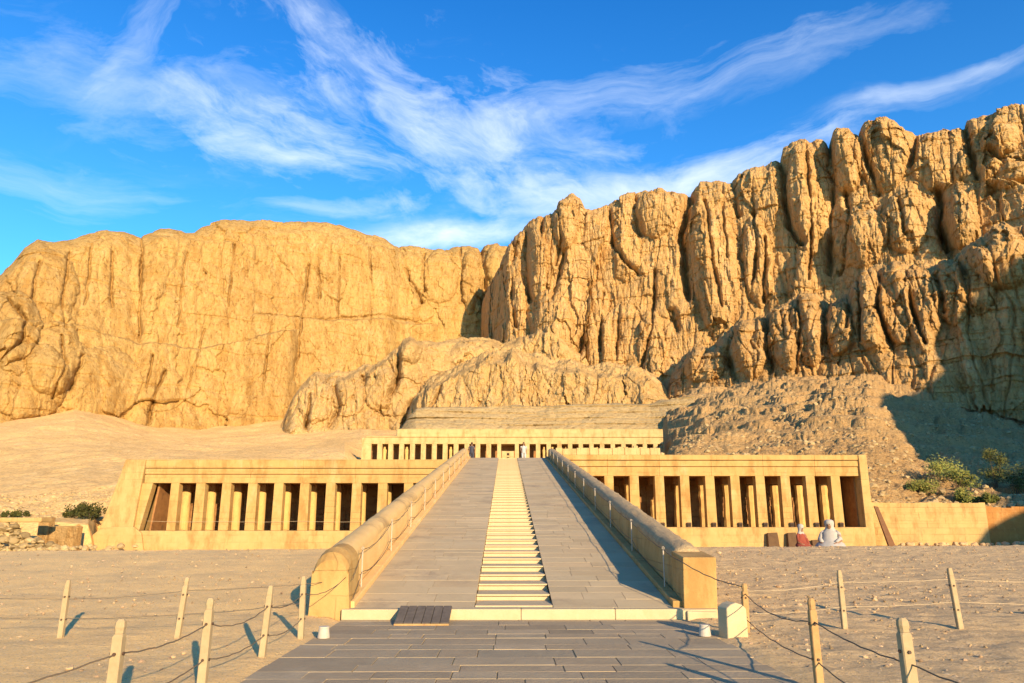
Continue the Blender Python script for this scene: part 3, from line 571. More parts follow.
# ------------------------------------------------------------------ balustrades
def balustrade(sd, label):
    o = empty('ramp_balustrade', (sd*3.22, 13.4, 0), label, 'balustrade')
    n = 150; rg = np.linspace(.7, RL+.4, n)
    def sweep(prof, name, m, wob, seed, hoff):
        vs = []; k = len(prof)
        for i, s_ in enumerate(rg):
            hw = .86-.22*s_/RL
            for j, (x, h, vert) in enumerate(prof):
                a = float(perlin(np.float64(s_/.8), np.float64(j*.9+seed), seed))*wob+float(perlin(np.float64(s_/.25), np.float64(j*.7), seed+3))*wob*.7
                yy, zz = RY+s_*math.cos(TH), RZ+s_*math.sin(TH)
                z = (hw+h+a if vert else h) if vert != 2 else h
                vs.append((sd*(x+a*.6), yy, -1.0 if vert == 0 else zz+z))
        fs = [(i*k+j, i*k+j+1, (i+1)*k+j+1, (i+1)*k+j) for i in range(n-1) for j in range(k-1)]
        fs += [tuple(range(k)), tuple(reversed(range((n-1)*k, n*k)))]
        mb = MB(); mb.add(vs, fs); return kid(mb.build(name, m, smooth=name == 'coping'), o)
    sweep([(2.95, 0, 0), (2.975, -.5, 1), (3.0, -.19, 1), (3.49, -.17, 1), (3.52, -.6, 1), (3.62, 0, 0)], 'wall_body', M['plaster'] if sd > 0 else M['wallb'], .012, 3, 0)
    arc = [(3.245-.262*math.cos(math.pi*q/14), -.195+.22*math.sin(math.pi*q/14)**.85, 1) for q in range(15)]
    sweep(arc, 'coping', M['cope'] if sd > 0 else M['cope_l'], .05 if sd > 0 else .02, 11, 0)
    mb = MB()
    for k in range(14):
        s0, s1 = k*RL/14+.03, (k+1)*RL/14+.024; a, b = sorted((sd*2.757, sd*2.948)); p = []
        for h in (-.2, .10):
            p += [tf(a, s0, h), tf(b, s0, h), tf(b, s1, h), tf(a, s1, h)]
        mb.hexa(p)
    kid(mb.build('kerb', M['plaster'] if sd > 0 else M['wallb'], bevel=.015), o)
    mb = MB()
    if sd > 0:
        mb.hexa([(2.91, 13.39, -.15), (3.49, 13.39, -.15), (3.53, 14.35, -.15), (2.95, 14.35, -.15), (2.945, 13.40, 1.03), (3.53, 13.40, 1.03), (3.53, 14.35, 1.10), (2.95, 14.35, 1.10)])
        kid(mb.build('end_block', M['plaster'], bevel=.02), o)
        mb = MB(); mb.hexa([(2.93, 13.2, -.12), (3.46, 13.2, -.12), (3.46, 13.385, -.12), (2.93, 13.385, -.12), (2.93, 13.21, .165), (3.44, 13.21, .15), (3.44, 13.385, .15), (2.93, 13.385, .165)])
        kid(mb.build('base_block', M['riser'], bevel=.02), o)
    else:
        vs = []; k = 17                                   # front face rises to a rounded head that leans back
        for yy, dz in ((13.38, -.16), (13.5, -.03), (13.75, .05), (14.3, .09)):
            prof = [(-3.52, -.15), (-3.50, .3), (-3.49, .72)]+[(-3.17-.315*math.cos(math.pi*q/10), .80+.35*math.sin(math.pi*q/10)+dz*(1 if 0 < q < 10 else 0)) for q in range(11)]+[(-2.85, .6), (-2.82, .3), (-2.80, -.15)]
            vs += [(x, yy, z) for x, z in prof]
        fs = [(i*k+j, i*k+j+1, (i+1)*k+j+1, (i+1)*k+j) for i in range(3) for j in range(k-1)]+[tuple(range(k)), tuple(reversed(range(3*k, 4*k)))]
        mb.add(vs, fs); kid(mb.build('end_block', M['plaster'], bevel=.02), o)
    return o
M['cope_l'] = plain_mat('smooth_coping', (.66, .44, .18), (.58, .38, .15), 2., bump=.02, bsc=12, stain=(.25, .17, .085), ssc=.55)  # smoother coping, with the left wall's sunlight put into its colour
balustrade(-1, 'sunlit low wall with a rounded head along the left side of the ramp')
balustrade(1, 'low wall with a rough rounded top and square front block right of the ramp')
# ------------------------------------------------------------------ lower porticoes
def front(v): return v
def portico(name, label, edges, ow, zf, zt, bands, ztop, x0, x1, ends, cols):
    o = empty(name, ((x0+x1)/2, 58, 0), label, 'colonnade')
    P = lambda mb, nm, m, **k: kid(mb.build(nm, m, **k), o)
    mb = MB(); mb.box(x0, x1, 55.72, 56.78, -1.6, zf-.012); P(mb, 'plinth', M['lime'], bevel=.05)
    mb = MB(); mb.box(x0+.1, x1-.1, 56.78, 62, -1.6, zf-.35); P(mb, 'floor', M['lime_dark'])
    for i, a in enumerate(edges):                     # pillars stand left of each opening
        if i == 0 and ends[0]: continue
        lo = edges[i-1]+ow if i else a-.70
        mb = MB(); mb.hexa([(lo-.01, 56, zf-.012), (a+.01, 56, zf-.012), (a+.01, 56.72, zf-.012), (lo-.01, 56.72, zf-.012), (lo+.015, 56.01, zt+.004), (a-.015, 56.01, zt+.004), (a-.015, 56.71, zt+.004), (lo+.015, 56.71, zt+.004)])
        P(mb, 'pillar', M['plaster'], bevel=.025)
    for i, a in enumerate(edges):
        if i == 0: continue
        c = a-.35+random.uniform(-.03, .03); mb = MB(); h = zt-.55
        kind = cols(i)
        if kind == 'round':
            mb.lathe([(.37, zf-.36), (.36, zf+.9), (.335, h)], 16, (c, 58.3), .004); q = P(mb, 'column', M['column'], smooth=False)
            mb = MB(); mb.box(c-.40, c+.40, 57.9, 58.7, h+.002, zt+.01); kid(mb.build('abacus', M['lime_dark'], bevel=.02), o).parent = q
        else:
            hh = random.uniform(zf+1.9, h) if kind == 'broken' else h
            pr_ = [(.36, zf-.36)]; z = zf
            while z < hh-.35: z += random.uniform(.3, .55); pr_.append((random.uniform(.27, .37), z))
            pr_.append((.22, hh)); mb.lathe(pr_, 8, (c, 58.4), .06); q = P(mb, 'column', M['column'])
            mb = MB(); mb.box(c-.38, c+.38, 58.0, 58.8, zt-.5, zt+.01); kid(mb.build('abacus', M['lime_dark'], bevel=.02), o).parent = q
    mb = MB(); x = x0+.1
    while x < x1-.1:                                  # back wall of large blocks, some proud of others
        w = random.uniform(.6, 1.3); z = zf-.36
        while z < zt:
            h_ = random.uniform(.35, .7); mb.box(x+.006, min(x+w, x1-.1)-.006, 60.9+random.uniform(-.12, .1), 61.9, z+.006, min(z+h_, zt+.05)-.003); z += h_
        x += w
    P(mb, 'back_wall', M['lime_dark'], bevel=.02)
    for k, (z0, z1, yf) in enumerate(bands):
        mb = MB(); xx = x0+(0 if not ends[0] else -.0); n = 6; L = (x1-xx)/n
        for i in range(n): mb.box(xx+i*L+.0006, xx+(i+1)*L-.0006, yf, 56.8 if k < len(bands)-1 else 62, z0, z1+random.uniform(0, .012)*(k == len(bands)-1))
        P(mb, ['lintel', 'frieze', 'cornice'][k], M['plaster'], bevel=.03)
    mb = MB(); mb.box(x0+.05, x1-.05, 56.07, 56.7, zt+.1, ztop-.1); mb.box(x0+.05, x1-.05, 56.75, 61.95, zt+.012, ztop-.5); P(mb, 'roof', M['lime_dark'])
    return o
eL = [-26.2]+[-24.34+1.924*k for k in range(12)]
pl = portico('left_hall', 'pillared hall left of the ramp with round columns behind its pillars', eL, 1.22, .8, 4.21, [(4.21, 4.82, 56.0), (4.865, 5.265, 55.95), (5.31, 5.93, 55.90)], 5.93, -26.95, -3.55, (True, False), lambda i: 'round')
pl.name = 'colonnade'
mb = MB(); mb.hexa([(-30.3, 55.62, -1.6), (-27.45, 55.62, -1.6), (-27.45, 62, -1.6), (-30.3, 62, -1.6), (-28.45, 55.84, 5.94), (-26.952, 55.84, 5.94), (-26.952, 62, 5.94), (-28.45, 62, 5.94)])
kid(mb.build('end_wall', M['lime'], bevel=.06), pl)
mb = MB(); mb.hexa([(-27.5, 56.0, .79), (-26.95, 56.0, .79), (-26.95, 56.75, .79), (-27.5, 56.75, .79), (-27.2, 56.01, 4.205), (-26.3, 56.01, 4.205), (-26.3, 56.7, 4.205), (-27.2, 56.7, 4.205)]); kid(mb.build('pillar', M['plaster'], bevel=.02), pl)
mb = MB(); mb.hexa([(-26.61, 56.8, .45), (-26.5, 56.8, .45), (-26.5, 61.9, .45), (-26.61, 61.9, .45), (-26.25, 56.8, 4.2), (-26.1, 56.8, 4.2), (-26.1, 61.9, 4.2), (-26.25, 61.9, 4.2)]); kid(mb.build('inner_wall', M['lime_dark']), pl)
mb = MB()
def at_y(u, v, y):
    a_, e_ = pixdir(u, v); return (CX+y*math.tan(a_), EYE+y/math.cos(a_)*e_)
pf = [at_y(u, v, 55.5) for u, v in ((53, 566), (55, 546), (70, 543.5), (86, 542), (91, 536), (97, 531), (104, 528), (112, 526.5), (134, 527), (141, 533), (145, 566))][::-1]
pf = pf[::-1]
n = len(pf); mb.add([(x, 55.5, z) for x, z in pf]+[(x, 55.75, z) for x, z in pf], [tuple(reversed(range(n))), tuple(range(n, 2*n))]+[(i, (i+1) % n, n+(i+1) % n, n+i) for i in range(n)])
kid(mb.build('buttress', M['lime'], bevel=.06), pl)
eR = [4.13+1.883*k for k in range(12)]
prt = portico('right_hall', 'pillared hall right of the ramp with worn statues and columns behind its pillars', eR, 1.17, 1.04, 4.74, [(4.74, 5.40, 56.0), (5.445, 5.875, 55.95), (5.92, 6.30, 55.90)], 6.30, 3.55, 26.9, (False, False), lambda i: random.choice(['broken', 'rough', 'rough']))
prt.name = 'colonnade'
for x_, y_, h_ in ((25.75, 58.9, 4.3), (25.1, 60.1, 3.6), (26.0, 60.3, 2.6)):
    mb = MB(); mb.lathe([(.33, .68), (.31, 1.6), (.33, 2.4), (.29, h_-.3), (.25, h_)], 8, (x_, y_), .05); kid(mb.build('column', M['column']), prt)
mb = MB(); mb.box(26.30, 26.92, 55.80, 62, -1.6, 6.31); kid(mb.build('end_wall', M['lime'], bevel=.05), prt)
mb = MB(); mb.box(26.2, 26.297, 56.8, 61.9, .7, 4.73); kid(mb.build('inner_wall', M['lime_dark']), prt)
mb = MB(); x = 3.6
while x < 11.4:
    w = random.uniform(.5, 1.3); mb.box(x+.004, min(x+w, 11.5)-.004, 56.1, 56.5, 6.3, 6.82+random.uniform(-.05, .04)); x += w
for x in (8.3, 8.75, 9.5, 9.9): mb.box(x, x+.33, 56.14, 56.46, 6.8, 6.9+random.uniform(0, .12))
kid(mb.build('parapet', M['lime_up'], bevel=.05), prt)
# terrace between the halls
mb = MB(); mb.box(-30, 28, 62.02, 136, -2, 5.9); mb.box(-3.5, 3.5, 54.98, 62.02, 2, 5.985)
o = mb.build('terrace', M['sandhill']); o['kind'] = 'structure'
# ------------------------------------------------------------------ upper colonnade
up_ = empty('upper_colonnade', (0, 131, 5.9), 'distant upper colonnade of square pillars behind the head of the ramp', 'colonnade'); up_.name = 'colonnade'
U = lambda mb, nm, m, **k: kid(mb.build(nm, m, **k), up_)
mb = MB(); mb.box(-25.3, 27.4, 129.9, 136, 5.5, 11.5); U(mb, 'plinth', M['lime_up'])
opn = [(-23.65+1.9*k, -23.65+1.9*k+1.06) for k in range(12)]+[(-1.0, 1.4)]+[(2.1+1.87*k, 2.1+1.87*k+1.1) for k in range(14)]
pv = -25.3
for a, b in opn+[(27.4, 27.4)]:
    mb = MB(); mb.box(pv, a, 130, 130.8, 11.495, 14.253); U(mb, 'pillar', M['lime_up'], bevel=.04); pv = b
    if b - a > 1.02 and b < 27: 
        pass
mb = MB(); mb.box(-25.3, 27.4, 129.98, 134, 14.25, 15.36); U(mb, 'lintel', M['lime_up'], bevel=.05)
mb = MB(); mb.box(-24.6, 27.38, 130.08, 134, 15.36, 15.45); mb.box(-24.7, -19.2, 129.94, 134, 15.45, 15.62); mb.box(-19.2, 27.4, 129.9, 135.5, 15.45, 16.87); U(mb, 'parapet', M['lime_up'], bevel=.05)
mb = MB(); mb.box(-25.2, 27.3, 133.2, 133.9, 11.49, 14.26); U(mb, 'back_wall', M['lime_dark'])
for k, (a, b) in enumerate(opn):
    if k in (1, 3, 7, 15, 16, 17, 20, 22):
        mb = MB(); c = (a+b)/2+random.uniform(-.3, .3); mb.lathe([(.34, 11.49), (.3, 12.4), (.36, 13.2), (.2, 13.5), (.19, 13.8)], 8, (c, 130.9), .08); U(mb, 'statue', M['column'])
# ------------------------------------------------------------------ walls at the sides
def block_wall(name, x0, x1, y, z0, z1, m, label, th=.6, bh=.42, bl=1.1, rag=.05):
    mb = MB(); z = z0; r = 0
    while z < z1-.05:
        h_ = min(bh*random.uniform(.85, 1.1), z1-z); x = x0-(r % 2)*bl*.5; z2 = z+h_
        while x < x1:
            w = bl*random.uniform(.7, 1.3); a, b = max(x, x0), min(x+w, x1); top = z2 if z2 < z1-.1 else z1+random.uniform(-rag, rag)
            if b-a > .02: mb.box(a+.001, b-.001, y+random.uniform(-.008, .008), y+th, z+.001, top-.001)
            x += w
        z = z2; r += 1
    return tag(mb.build(name, m, bevel=.008), label, 'wall')
block_wall('retaining_wall', 27.3, 36.1, 57, -.8, 2.8, M['lime'], 'pale plastered retaining wall right of the right hall')
block_wall('retaining_wall', 36.14, 47, 57.3, -.8, 2.45, M['orange'], 'rust orange wall at the right edge beyond the pale wall', rag=.12, bl=.8)
mb = MB(); rd = random.Random(11)
for k in range(640):
    x = rd.uniform(-37, -27.2); z = rd.uniform(-.8, 1.35+.12*math.sin(x*2)); 
    if x > -31.5 and z > .9-(x+31.5)*.35: continue
    put_rock(mb, x, 49.2+rd.uniform(-.25, .25)-z*.12, z, rd.choice([.1, .15, .2, .3]), None, rd.uniform(.45, 1.1))
rw = plain_mat('rubble_wall_stone', (.46, .33, .16), (.36, .25, .11), 1.5, bump=.03, bsc=9, tint=True)
lw = tag(mb.build('rubble_wall', rw), 'low dry rubble wall under a pale slab at the left edge', 'wall')
mb = MB(); mb.box(-38, -29.9, 49.0, 50.2, 1.42, 1.72); mb.build('coping', M['lime'], lw, bevel=.05)
mb = MB(); mb.box(-31.2, -29.3, 52.2, 52.9, -.8, 1.15); mb.box(-31.9, -31.2, 52.0, 52.8, -.8, 1.75)
tag(mb.build('garden_wall', M['cliff_r'], bevel=.08), 'low brown wall between the rubble wall and left hall', 'wall')
# stones
gz0 = lambda x, y: float(ground_z(np.float64(x), np.float64(y)))
def stone(x, y, z, r, label, group, m='stone'):
    mb = MB(); vs, fs = rock_shape(r, 2, random.randint(0, 9999)); mb.add(vs, fs); o = mb.build('stone', M[m]); o.location = (x, y, z); o.rotation_euler = (0, 0, random.uniform(0, 6))
    return tag(o, label, 'stone', group)
M['stone'] = plain_mat('loose_stone', (.52, .37, .2), (.40, .27, .13), 3, bump=.02, bsc=14)
for k in range(21): stone(29.0+k*.49+random.uniform(-.12, .12), 56.3+random.uniform(-.25, .25), -.22, random.uniform(.17, .36), 'loose stone in the row along the foot of the retaining walls', 'stones along the retaining walls')
stone(8.95, 13.55, gz0(8.95, 13.55)+.03, .085, 'single fist sized stone lying alone on the gravel at the far right', None)
stone(-5.1, 9.1, .03, .05, 'small lone stone on the sand behind the left row of posts', None)
# rubble on the right slope and round the left wall
mb = MB(); rd = random.Random(21)
for k in range(2600):
    u = rd.uniform(655, 1100); yy = 60+66*rd.random()**1.5; x, y, z = HZR(u, yy)
    if x < 27.4 and y < 64: continue
    if x < 29 and y < 136 and z < 5.5: continue
    put_rock(mb, x, y, z+.02, rd.choice([.10, .12, .14, .18, .24, .34])*(.8+yy/190), PEB, rd.uniform(.8, 1.1))
for k in range(620):
    u = rd.uniform(-60, 128); yy = rd.uniform(62, 76); x, y, z = HZL(u, yy)
    put_rock(mb, x, y, z, rd.choice([.1, .14, .2, .3]), PEB, rd.uniform(.8, 1.2))
for k in range(260):
    x = rd.uniform(-38, -26); put_rock(mb, x, rd.uniform(46, 54), float(ground_z(np.float64(x), np.float64(50)))+rd.uniform(0, .5), rd.uniform(.08, .28), PEB, rd.uniform(.8, 1.2))
tag(mb.build('rubble', rw), 'loose broken stones littering the slopes beside the halls', 'rubble', kind='stuff')
# leaning dark strip added in place of the shaded gap at the corner
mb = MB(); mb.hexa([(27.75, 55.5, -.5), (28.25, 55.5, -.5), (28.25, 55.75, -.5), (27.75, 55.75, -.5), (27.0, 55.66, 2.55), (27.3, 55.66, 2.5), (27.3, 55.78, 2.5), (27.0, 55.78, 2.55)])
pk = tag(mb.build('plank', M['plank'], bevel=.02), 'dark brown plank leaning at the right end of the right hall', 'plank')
# dark blocks put in for shaded holes and patches; lamps along the right hall
for k, (x, w) in enumerate([(18.8, .85), (20.25, .75), (22.0, .9)]):
    mb = MB(); mb.hexa([(x, 55.1, -.8), (x+w, 55.1, -.8), (x+w, 55.6, -.8), (x, 55.6, -.8), (x+.06, 55.35, .62-.5*(k == 2)), (x+w-.05, 55.35, .66-.5*(k == 2)), (x+w-.05, 55.6, .66-.5*(k == 2)), (x+.06, 55.6, .62-.5*(k == 2))])
    tag(mb.build('stone_block', M['block'] if 'block' in M else M['lime_dark'], bevel=.04), ['dark brown block against the plinth, the one farther from the red robed person', 'dark brown block against the plinth just left of the red robed person', 'low dark block on the ground between the two seated figures'][k], 'block')
lamp0 = None
for i, a in enumerate(eR[2:]):
    lab = 'small dark floodlight box at the foot of a pillar of the right hall'
    if lamp0 is None:
        lamp0 = empty('floodlight', (a-.25, 55.9, 1.03), lab, 'floodlight', 'floodlights along the right hall')
        mb = MB(); mb.hexa([(-.13, -.1, 0), (.13, -.1, 0), (.13, .06, 0), (-.13, .06, 0), (-.15, -.13, .3), (.15, -.13, .3), (.15, .03, .34), (-.15, .03, .34)]); mb.build('housing', M['bolt'], lamp0, bevel=.02)
        mb = MB(); mb.box(-.10, .10, -.135, -.122, .08, .26); mb.build('lens', M['dark'], lamp0)
    else: dup(lamp0, (a-.25+random.uniform(-.06, .06), 55.9, 1.03), 0, lab)
# ------------------------------------------------------------------ rope barrier posts
def gz(x, y): return float(ground_z(np.float64(x), np.float64(y)))
def post(x, y, tx, ty, h, m, label, w=.1, head='knob', group=None):
    z0 = gz(x, y); o = empty('rope_post', (x, y, z0), label, 'post', group); r = w/2; dx, dy = tx-x, ty-y
    P = lambda z: (dx*z/h, dy*z/h)
    def ring(z, q, c=.22): 
        a, b = P(z); k = q*(1-c); return [(a-k, b-q, z), (a+k, b-q, z), (a+q, b-k, z), (a+q, b+k, z), (a+k, b+q, z), (a-k, b+q, z), (a-q, b+k, z), (a-q, b-k, z)]
    def stack(name, lv, m, par):
        mb = MB(); vs = sum([ring(z, q, c) for z, q, c in lv], []); n = len(lv)
        mb.add(vs, [(i*8+k, i*8+(k+1) % 8, (i+1)*8+(k+1) % 8, (i+1)*8+k) for i in range(n-1) for k in range(8)]+[tuple(reversed(range(8))), tuple(range((n-1)*8, n*8))])
        return mb.build(name, m, par)
    stack('shaft', [(-.2, r*1.02, .2), (h*.4, r, .2), (h-.13, r*.95, .2), (h-.11, r*.8, .4)], m, o)
    stack('head', [(h-.108, r*.80, .45), (h-.085, r*.80, .5), (h-.06, r*.90, .45), (h-.02, r*.82, .5), (h, r*.5, .5)] if head == 'knob' else [(h-.109, r*.93, .25), (h-.05, r*.85, .3), (h, r*.62, .4)], m, o)
    for z in (h*.72, h*.34):
        mb = MB(); a, b = P(z); mb.tube([(a-r-.012, b, z), (a+r+.012, b, z)], .014, 6); mb.tube([(a, b-r-.012, z), (a, b+r+.012, z)], .014, 6); mb.build('eye_bolt', M['bolt'], o)
    return lambda f: Vector((x+dx*f, y+dy*f, z0+h*f))
PL = 'pale wooden rope post '
p3 = post(-3.20, 6.25, -3.19, 6.25, .92, M['post'], PL+'cut off by the bottom edge, leftmost along the paving', .088)
p4 = post(-3.19, 8.05, -3.18, 8.05, .90, M['post'], PL+'second from the bottom left along the paving', .086)
p5 = post(-3.12, 9.71, -3.07, 9.71, .88, M['post'], PL+'beside the paving, third from the bottom left', .075, 'flat')
p6 = post(-3.05, 11.22, -3.06, 11.22, .88, M['post'], PL+'beside the white lamp and the left wall end', .078, 'flat')
p1 = post(-6.51, 11.33, -6.50, 11.33, .82, M['post'], PL+'far left on the open sand, leaning right', .075, 'flat')
p2 = post(-4.84, 11.32, -4.78, 11.32, .86, M['post'], PL+'alone on the sand behind the paving row at left', .075)
r1 = post(3.46, 11.75, 3.48, 11.75, .73, M['post_br'], 'brown rope post rising behind the pale marker stone', .09)
r2 = post(3.03, 8.05, 3.02, 8.05, .89, M['post_br'], 'dark topped brown rope post beside the right paving edge', .078)
r5 = post(3.10, 6.35, 3.08, 6.35, .91, M['post'], 'stout yellowish rope post with a knob at the bottom right', .095)
r3 = post(5.05, 12.0, 5.05, 12.0, .90, M['post'], 'slim pale post on the gravel, left of the back pair', .075, 'flat')
r4 = post(6.83, 12.0, 6.78, 12.0, .93, M['post'], 'slim pale post on the gravel, right of the back pair', .08, 'flat')
def rope(pts, sags, r, m, label, name='rope', cat='rope', parent=None):
    P = [Vector(p) for p in pts]; out = [P[0]]
    for i, (a, b) in enumerate(zip(P[:-1], P[1:])):
        sg = sags[i] if isinstance(sags, (list, tuple)) else sags
        for k in range(1, 17):
            q = k/16; v = a.lerp(b, q); v.z -= sg*4*q*(1-q)+.004*math.sin(k*2.1+i); v.x += .004*math.sin(k*1.7+i*3); out.append(v)
    mb = MB(); mb.tube(out, r, 6); o = mb.build(name, m, parent, smooth=True)
    return tag(o, label, cat) if label else o
HI, LO = .72, .34
off = Vector((0, 0, 0))
A0 = lambda p, f: p(f)
rope([(-3.75, 4.3, .62), p3(HI), p4(HI), p5(HI), p6(HI), (-2.90, 13.37, .70)], [.05, .06, .10, .08, .10], .006, M['rope'], 'dark upper rope strung along the left row of posts to the wall')
rope([(-3.75, 4.3, .28), p3(LO), p4(LO), p5(LO), p6(LO)], [.05, .06, .07, .08], .006, M['rope'], 'dark lower rope strung along the left row of posts')
rope([(-9.8, 11.4, .62), p1(.68), p2(.78), (-3.30, 13.36, .62)], [.02, .03, .02], .005, M['rope'], 'thin upper rope between the two posts out on the left sand')
rope([(-9.8, 11.4, .36), p1(.36), p2(.40), (-3.52, 13.0, .32)], [.02, .02, .02], .005, M['rope'], 'thin lower rope between the two posts out on the left sand')
rope([r1(.80), r2(.75), r5(.62), (3.45, 4.6, .5)], [.12, .04, .04], .0065, M['rope'], 'dark upper rope along the right row of posts')
rope([r1(.30), r2(.32), r5(.25), (3.45, 4.6, .2)], [.07, .09, .05], .0065, M['rope'], 'dark lower rope along the right row of posts')
rope([r1(.85), r3(.80), r4(.82), (9.6, 12.2, .72)], [.04, .015, .03], .0045, M['palerope'], 'thin pale upper rope between the back posts at right')
rope([r1(.40), r3(.40), r4(.46), (9.6, 12.2, .40)], [.03, .02, .03], .0045, M['palerope'], 'thin pale lower rope between the back posts at right')
rope([(-26.4, 55.86, 1.48), (-21.0, 55.86, 1.44), (-15.2, 55.86, 1.46), (-9.5, 55.86, 1.45), (-3.7, 55.86, 1.46)], [.05]*4, .011, M['palerope'], 'thin pale rope stretched in front of the pillars of the left hall')
# stanchions and ropes up the ramp
tops = {}
for sd in (-1, 1):
    side = 'left' if sd < 0 else 'right'; proto = None; tops[sd] = []
    for k in range(11):
        s_ = 1.1+k*3.62; b = Vector(tf(sd*2.85, s_, .095)); h_ = .68
        lab = 'thin metal rope stanchion on the kerb along the %s ramp wall' % side
        if proto is None:
            proto = empty('stanchion', b, lab, 'stanchion', 'stanchions along the %s ramp wall' % side)
            mb = MB(); mb.tube([(0, 0, -.02), (0, 0, h_)], .013, 6); mb.build('rod', M['steel'], proto)
            mb = MB(); mb.tube([(math.cos(q)*.022, 0, h_+.024+math.sin(q)*.022) for q in [i*math.pi/5 for i in range(11)]], .006, 5); mb.build('ring', M['steel'], proto)
        else: dup(proto, b, 0, lab)
        tops[sd].append(b+Vector((0, 0, h_)))
    T = tops[sd]
    if sd > 0:
        rope([r1(.93), (2.905, 13.33, .96)]+T, [.06, .02]+[.05]*10, .008, M['rope'], 'rope running up the ramp beside the shadowed right wall')
        rope([p-Vector((0, 0, .42)) for p in T], [.14]+[.06]*9, .006, M['rope'], 'lower rope beside the shadowed right wall of the ramp')
    else:
        rope([(-2.79, 13.4, .66)]+T, [.02]+[.13]*10, .007, M['rope'], 'slack upper rope running up beside the sunlit left wall')
        rope([(-2.77, 13.42, .34)]+[p-Vector((0, 0, .40)) for p in T], [.03]+[.17]*10, .007, M['rope'], 'slack lower rope running up beside the sunlit left wall')
# ------------------------------------------------------------------ small things in front
bo = empty('board', (-1.49, 12.95, .02), 'dark weathered board laid from the paving up to the sill', 'board')
mb = MB(); W6 = .88/6
for k in range(6):
    x0 = -.44+k*W6; j = random.uniform(-.012, .012)
    mb.hexa([(x0+.004, -.36+j, .005), (x0+W6-.004, -.36+j, .005), (x0+W6-.004, .36, .185), (x0+.004, .36, .185), (x0+.004, -.37+j, .045), (x0+W6-.004, -.37+j, .045), (x0+W6-.004, .35, .228), (x0+.004, .35, .228)])
mb.build('planks', M['board'], bo, bevel=.006)
mb = MB(); mb.box(-.44, .44, -.385, -.372, .004, .03); mb.build('edge_strip', M['post_br'], bo)
for k, (x, y, lab) in enumerate([(-2.745, 11.3, 'white tub lamp with a green label beside the left rope post'), (2.76, 11.44, 'white tub lamp with a dark label beside the pale marker stone')]):
    o = empty('ground_lamp', (x, y, .03), lab, 'lamp'); mb = MB()
    mb.lathe([(.088, 0), (.086, .02), (.072, .135), (.076, .138), (.074, .155), (.05, .157)], 20); mb.build('tub', M['white'], o)
    mb = MB(); pr_ = [(-.9+i*.16) for i in range(6)]
    a0 = -1.55 if k == 0 else -1.9
    pt = [(math.cos(a0+i*.16)*(.0835-.00012*z), math.sin(a0+i*.16)*(.0835-.00012*z), z/1000) for z in (75, 125) for i in range(6)]
    pt = [(x_*(1 if z_ < .1 else .93)*1.0, y_*(1 if z_ < .1 else .93), z_) for x_, y_, z_ in pt]
    mb.add(pt, [(i, i+1, i+7, i+6) for i in range(5)]); mb.build('label', M['green'] if k == 0 else M['bolt'], o)
mk = empty('marker_stone', (3.155, 11.38, 0), 'squat cream marker stone with a peaked top at the right paving edge', 'marker')
mb = MB(); pf = [(-.17, 0), (.17, 0), (.165, .42), (.10, .475), (0, .505), (-.09, .48), (-.16, .43)]; n = len(pf)
mb.add([(x, -.13, z) for x, z in pf]+[(x*.98, .13, z) for x, z in pf], [tuple(reversed(range(n))), tuple(range(n, 2*n))]+[(i, (i+1) % n, n+(i+1) % n, n+i) for i in range(n)])
mb.build('stone_body', M['riser'], mk, bevel=.018); mk.rotation_euler = (0, 0, R(16))
mb = MB(); mb.box(-.19, .19, -.16, .16, -.05, .012); mb.build('base', M['cope'], mk, bevel=.01)
mb = MB(); mb.box(-.47, .47, 57.6, 58.1, 5.9, 6.72)
wb = tag(mb.build('stone_block', M['lime_up'], bevel=.04), 'small pale block with dark square holes at the head of the stairs', 'block')
mb = MB(); mb.box(-.08, .12, 57.585, 57.595, 6.38, 6.56); mb.box(-.08, .12, 57.585, 57.595, 6.12, 6.26); mb.build('hole', M['dark'], wb)  # dark plates put in for the shade inside the holes
# ------------------------------------------------------------------ shrubs
def shrub(x, y, z, w, h_, n, tn, label, name='shrub', group=None):
    o = empty(name, (x, y, z), label, 'shrub', group); mb = MB(); tw = MB(); rd = random.Random(int(abs(x*97+y*31)))
    cl_ = [(rd.uniform(-.5, .5)*w, rd.uniform(-.4, .4)*w, rd.uniform(.25, .85)*h_, rd.uniform(.16, .34)*min(w, h_)) for _ in range(11)]
    for c in cl_: tw.tube([(c[0]*.1, c[1]*.1, -.1), (c[0]*.5, c[1]*.5, c[2]*.5), c[:3]], [.03, .02, .008], 5)
    for k in range(n):
        c = rd.choice(cl_); d = Vector((rd.gauss(0, 1), rd.gauss(0, 1), rd.gauss(0, .8))).normalized()*c[3]*rd.random()**.4*1.25; p = Vector(c[:3])+d
        if p.z < .02: p.z = rd.uniform(.02, .3)
        a = Vector((rd.gauss(0, 1), rd.gauss(0, 1), rd.gauss(0, 1))).normalized(); b = a.orthogonal().normalized(); L = rd.uniform(.06, .15); q = tn*rd.uniform(.65, 1.35)
        mb.add([p-a*L, p+b*L*.45, p+a*L, p-b*L*.45], [(0, 1, 2, 3)], (q*rd.uniform(.9, 1.25), q, q*.9))
    tw.build('stem', M['twig'], o); mb.build('foliage', M['leaf'], o); return o
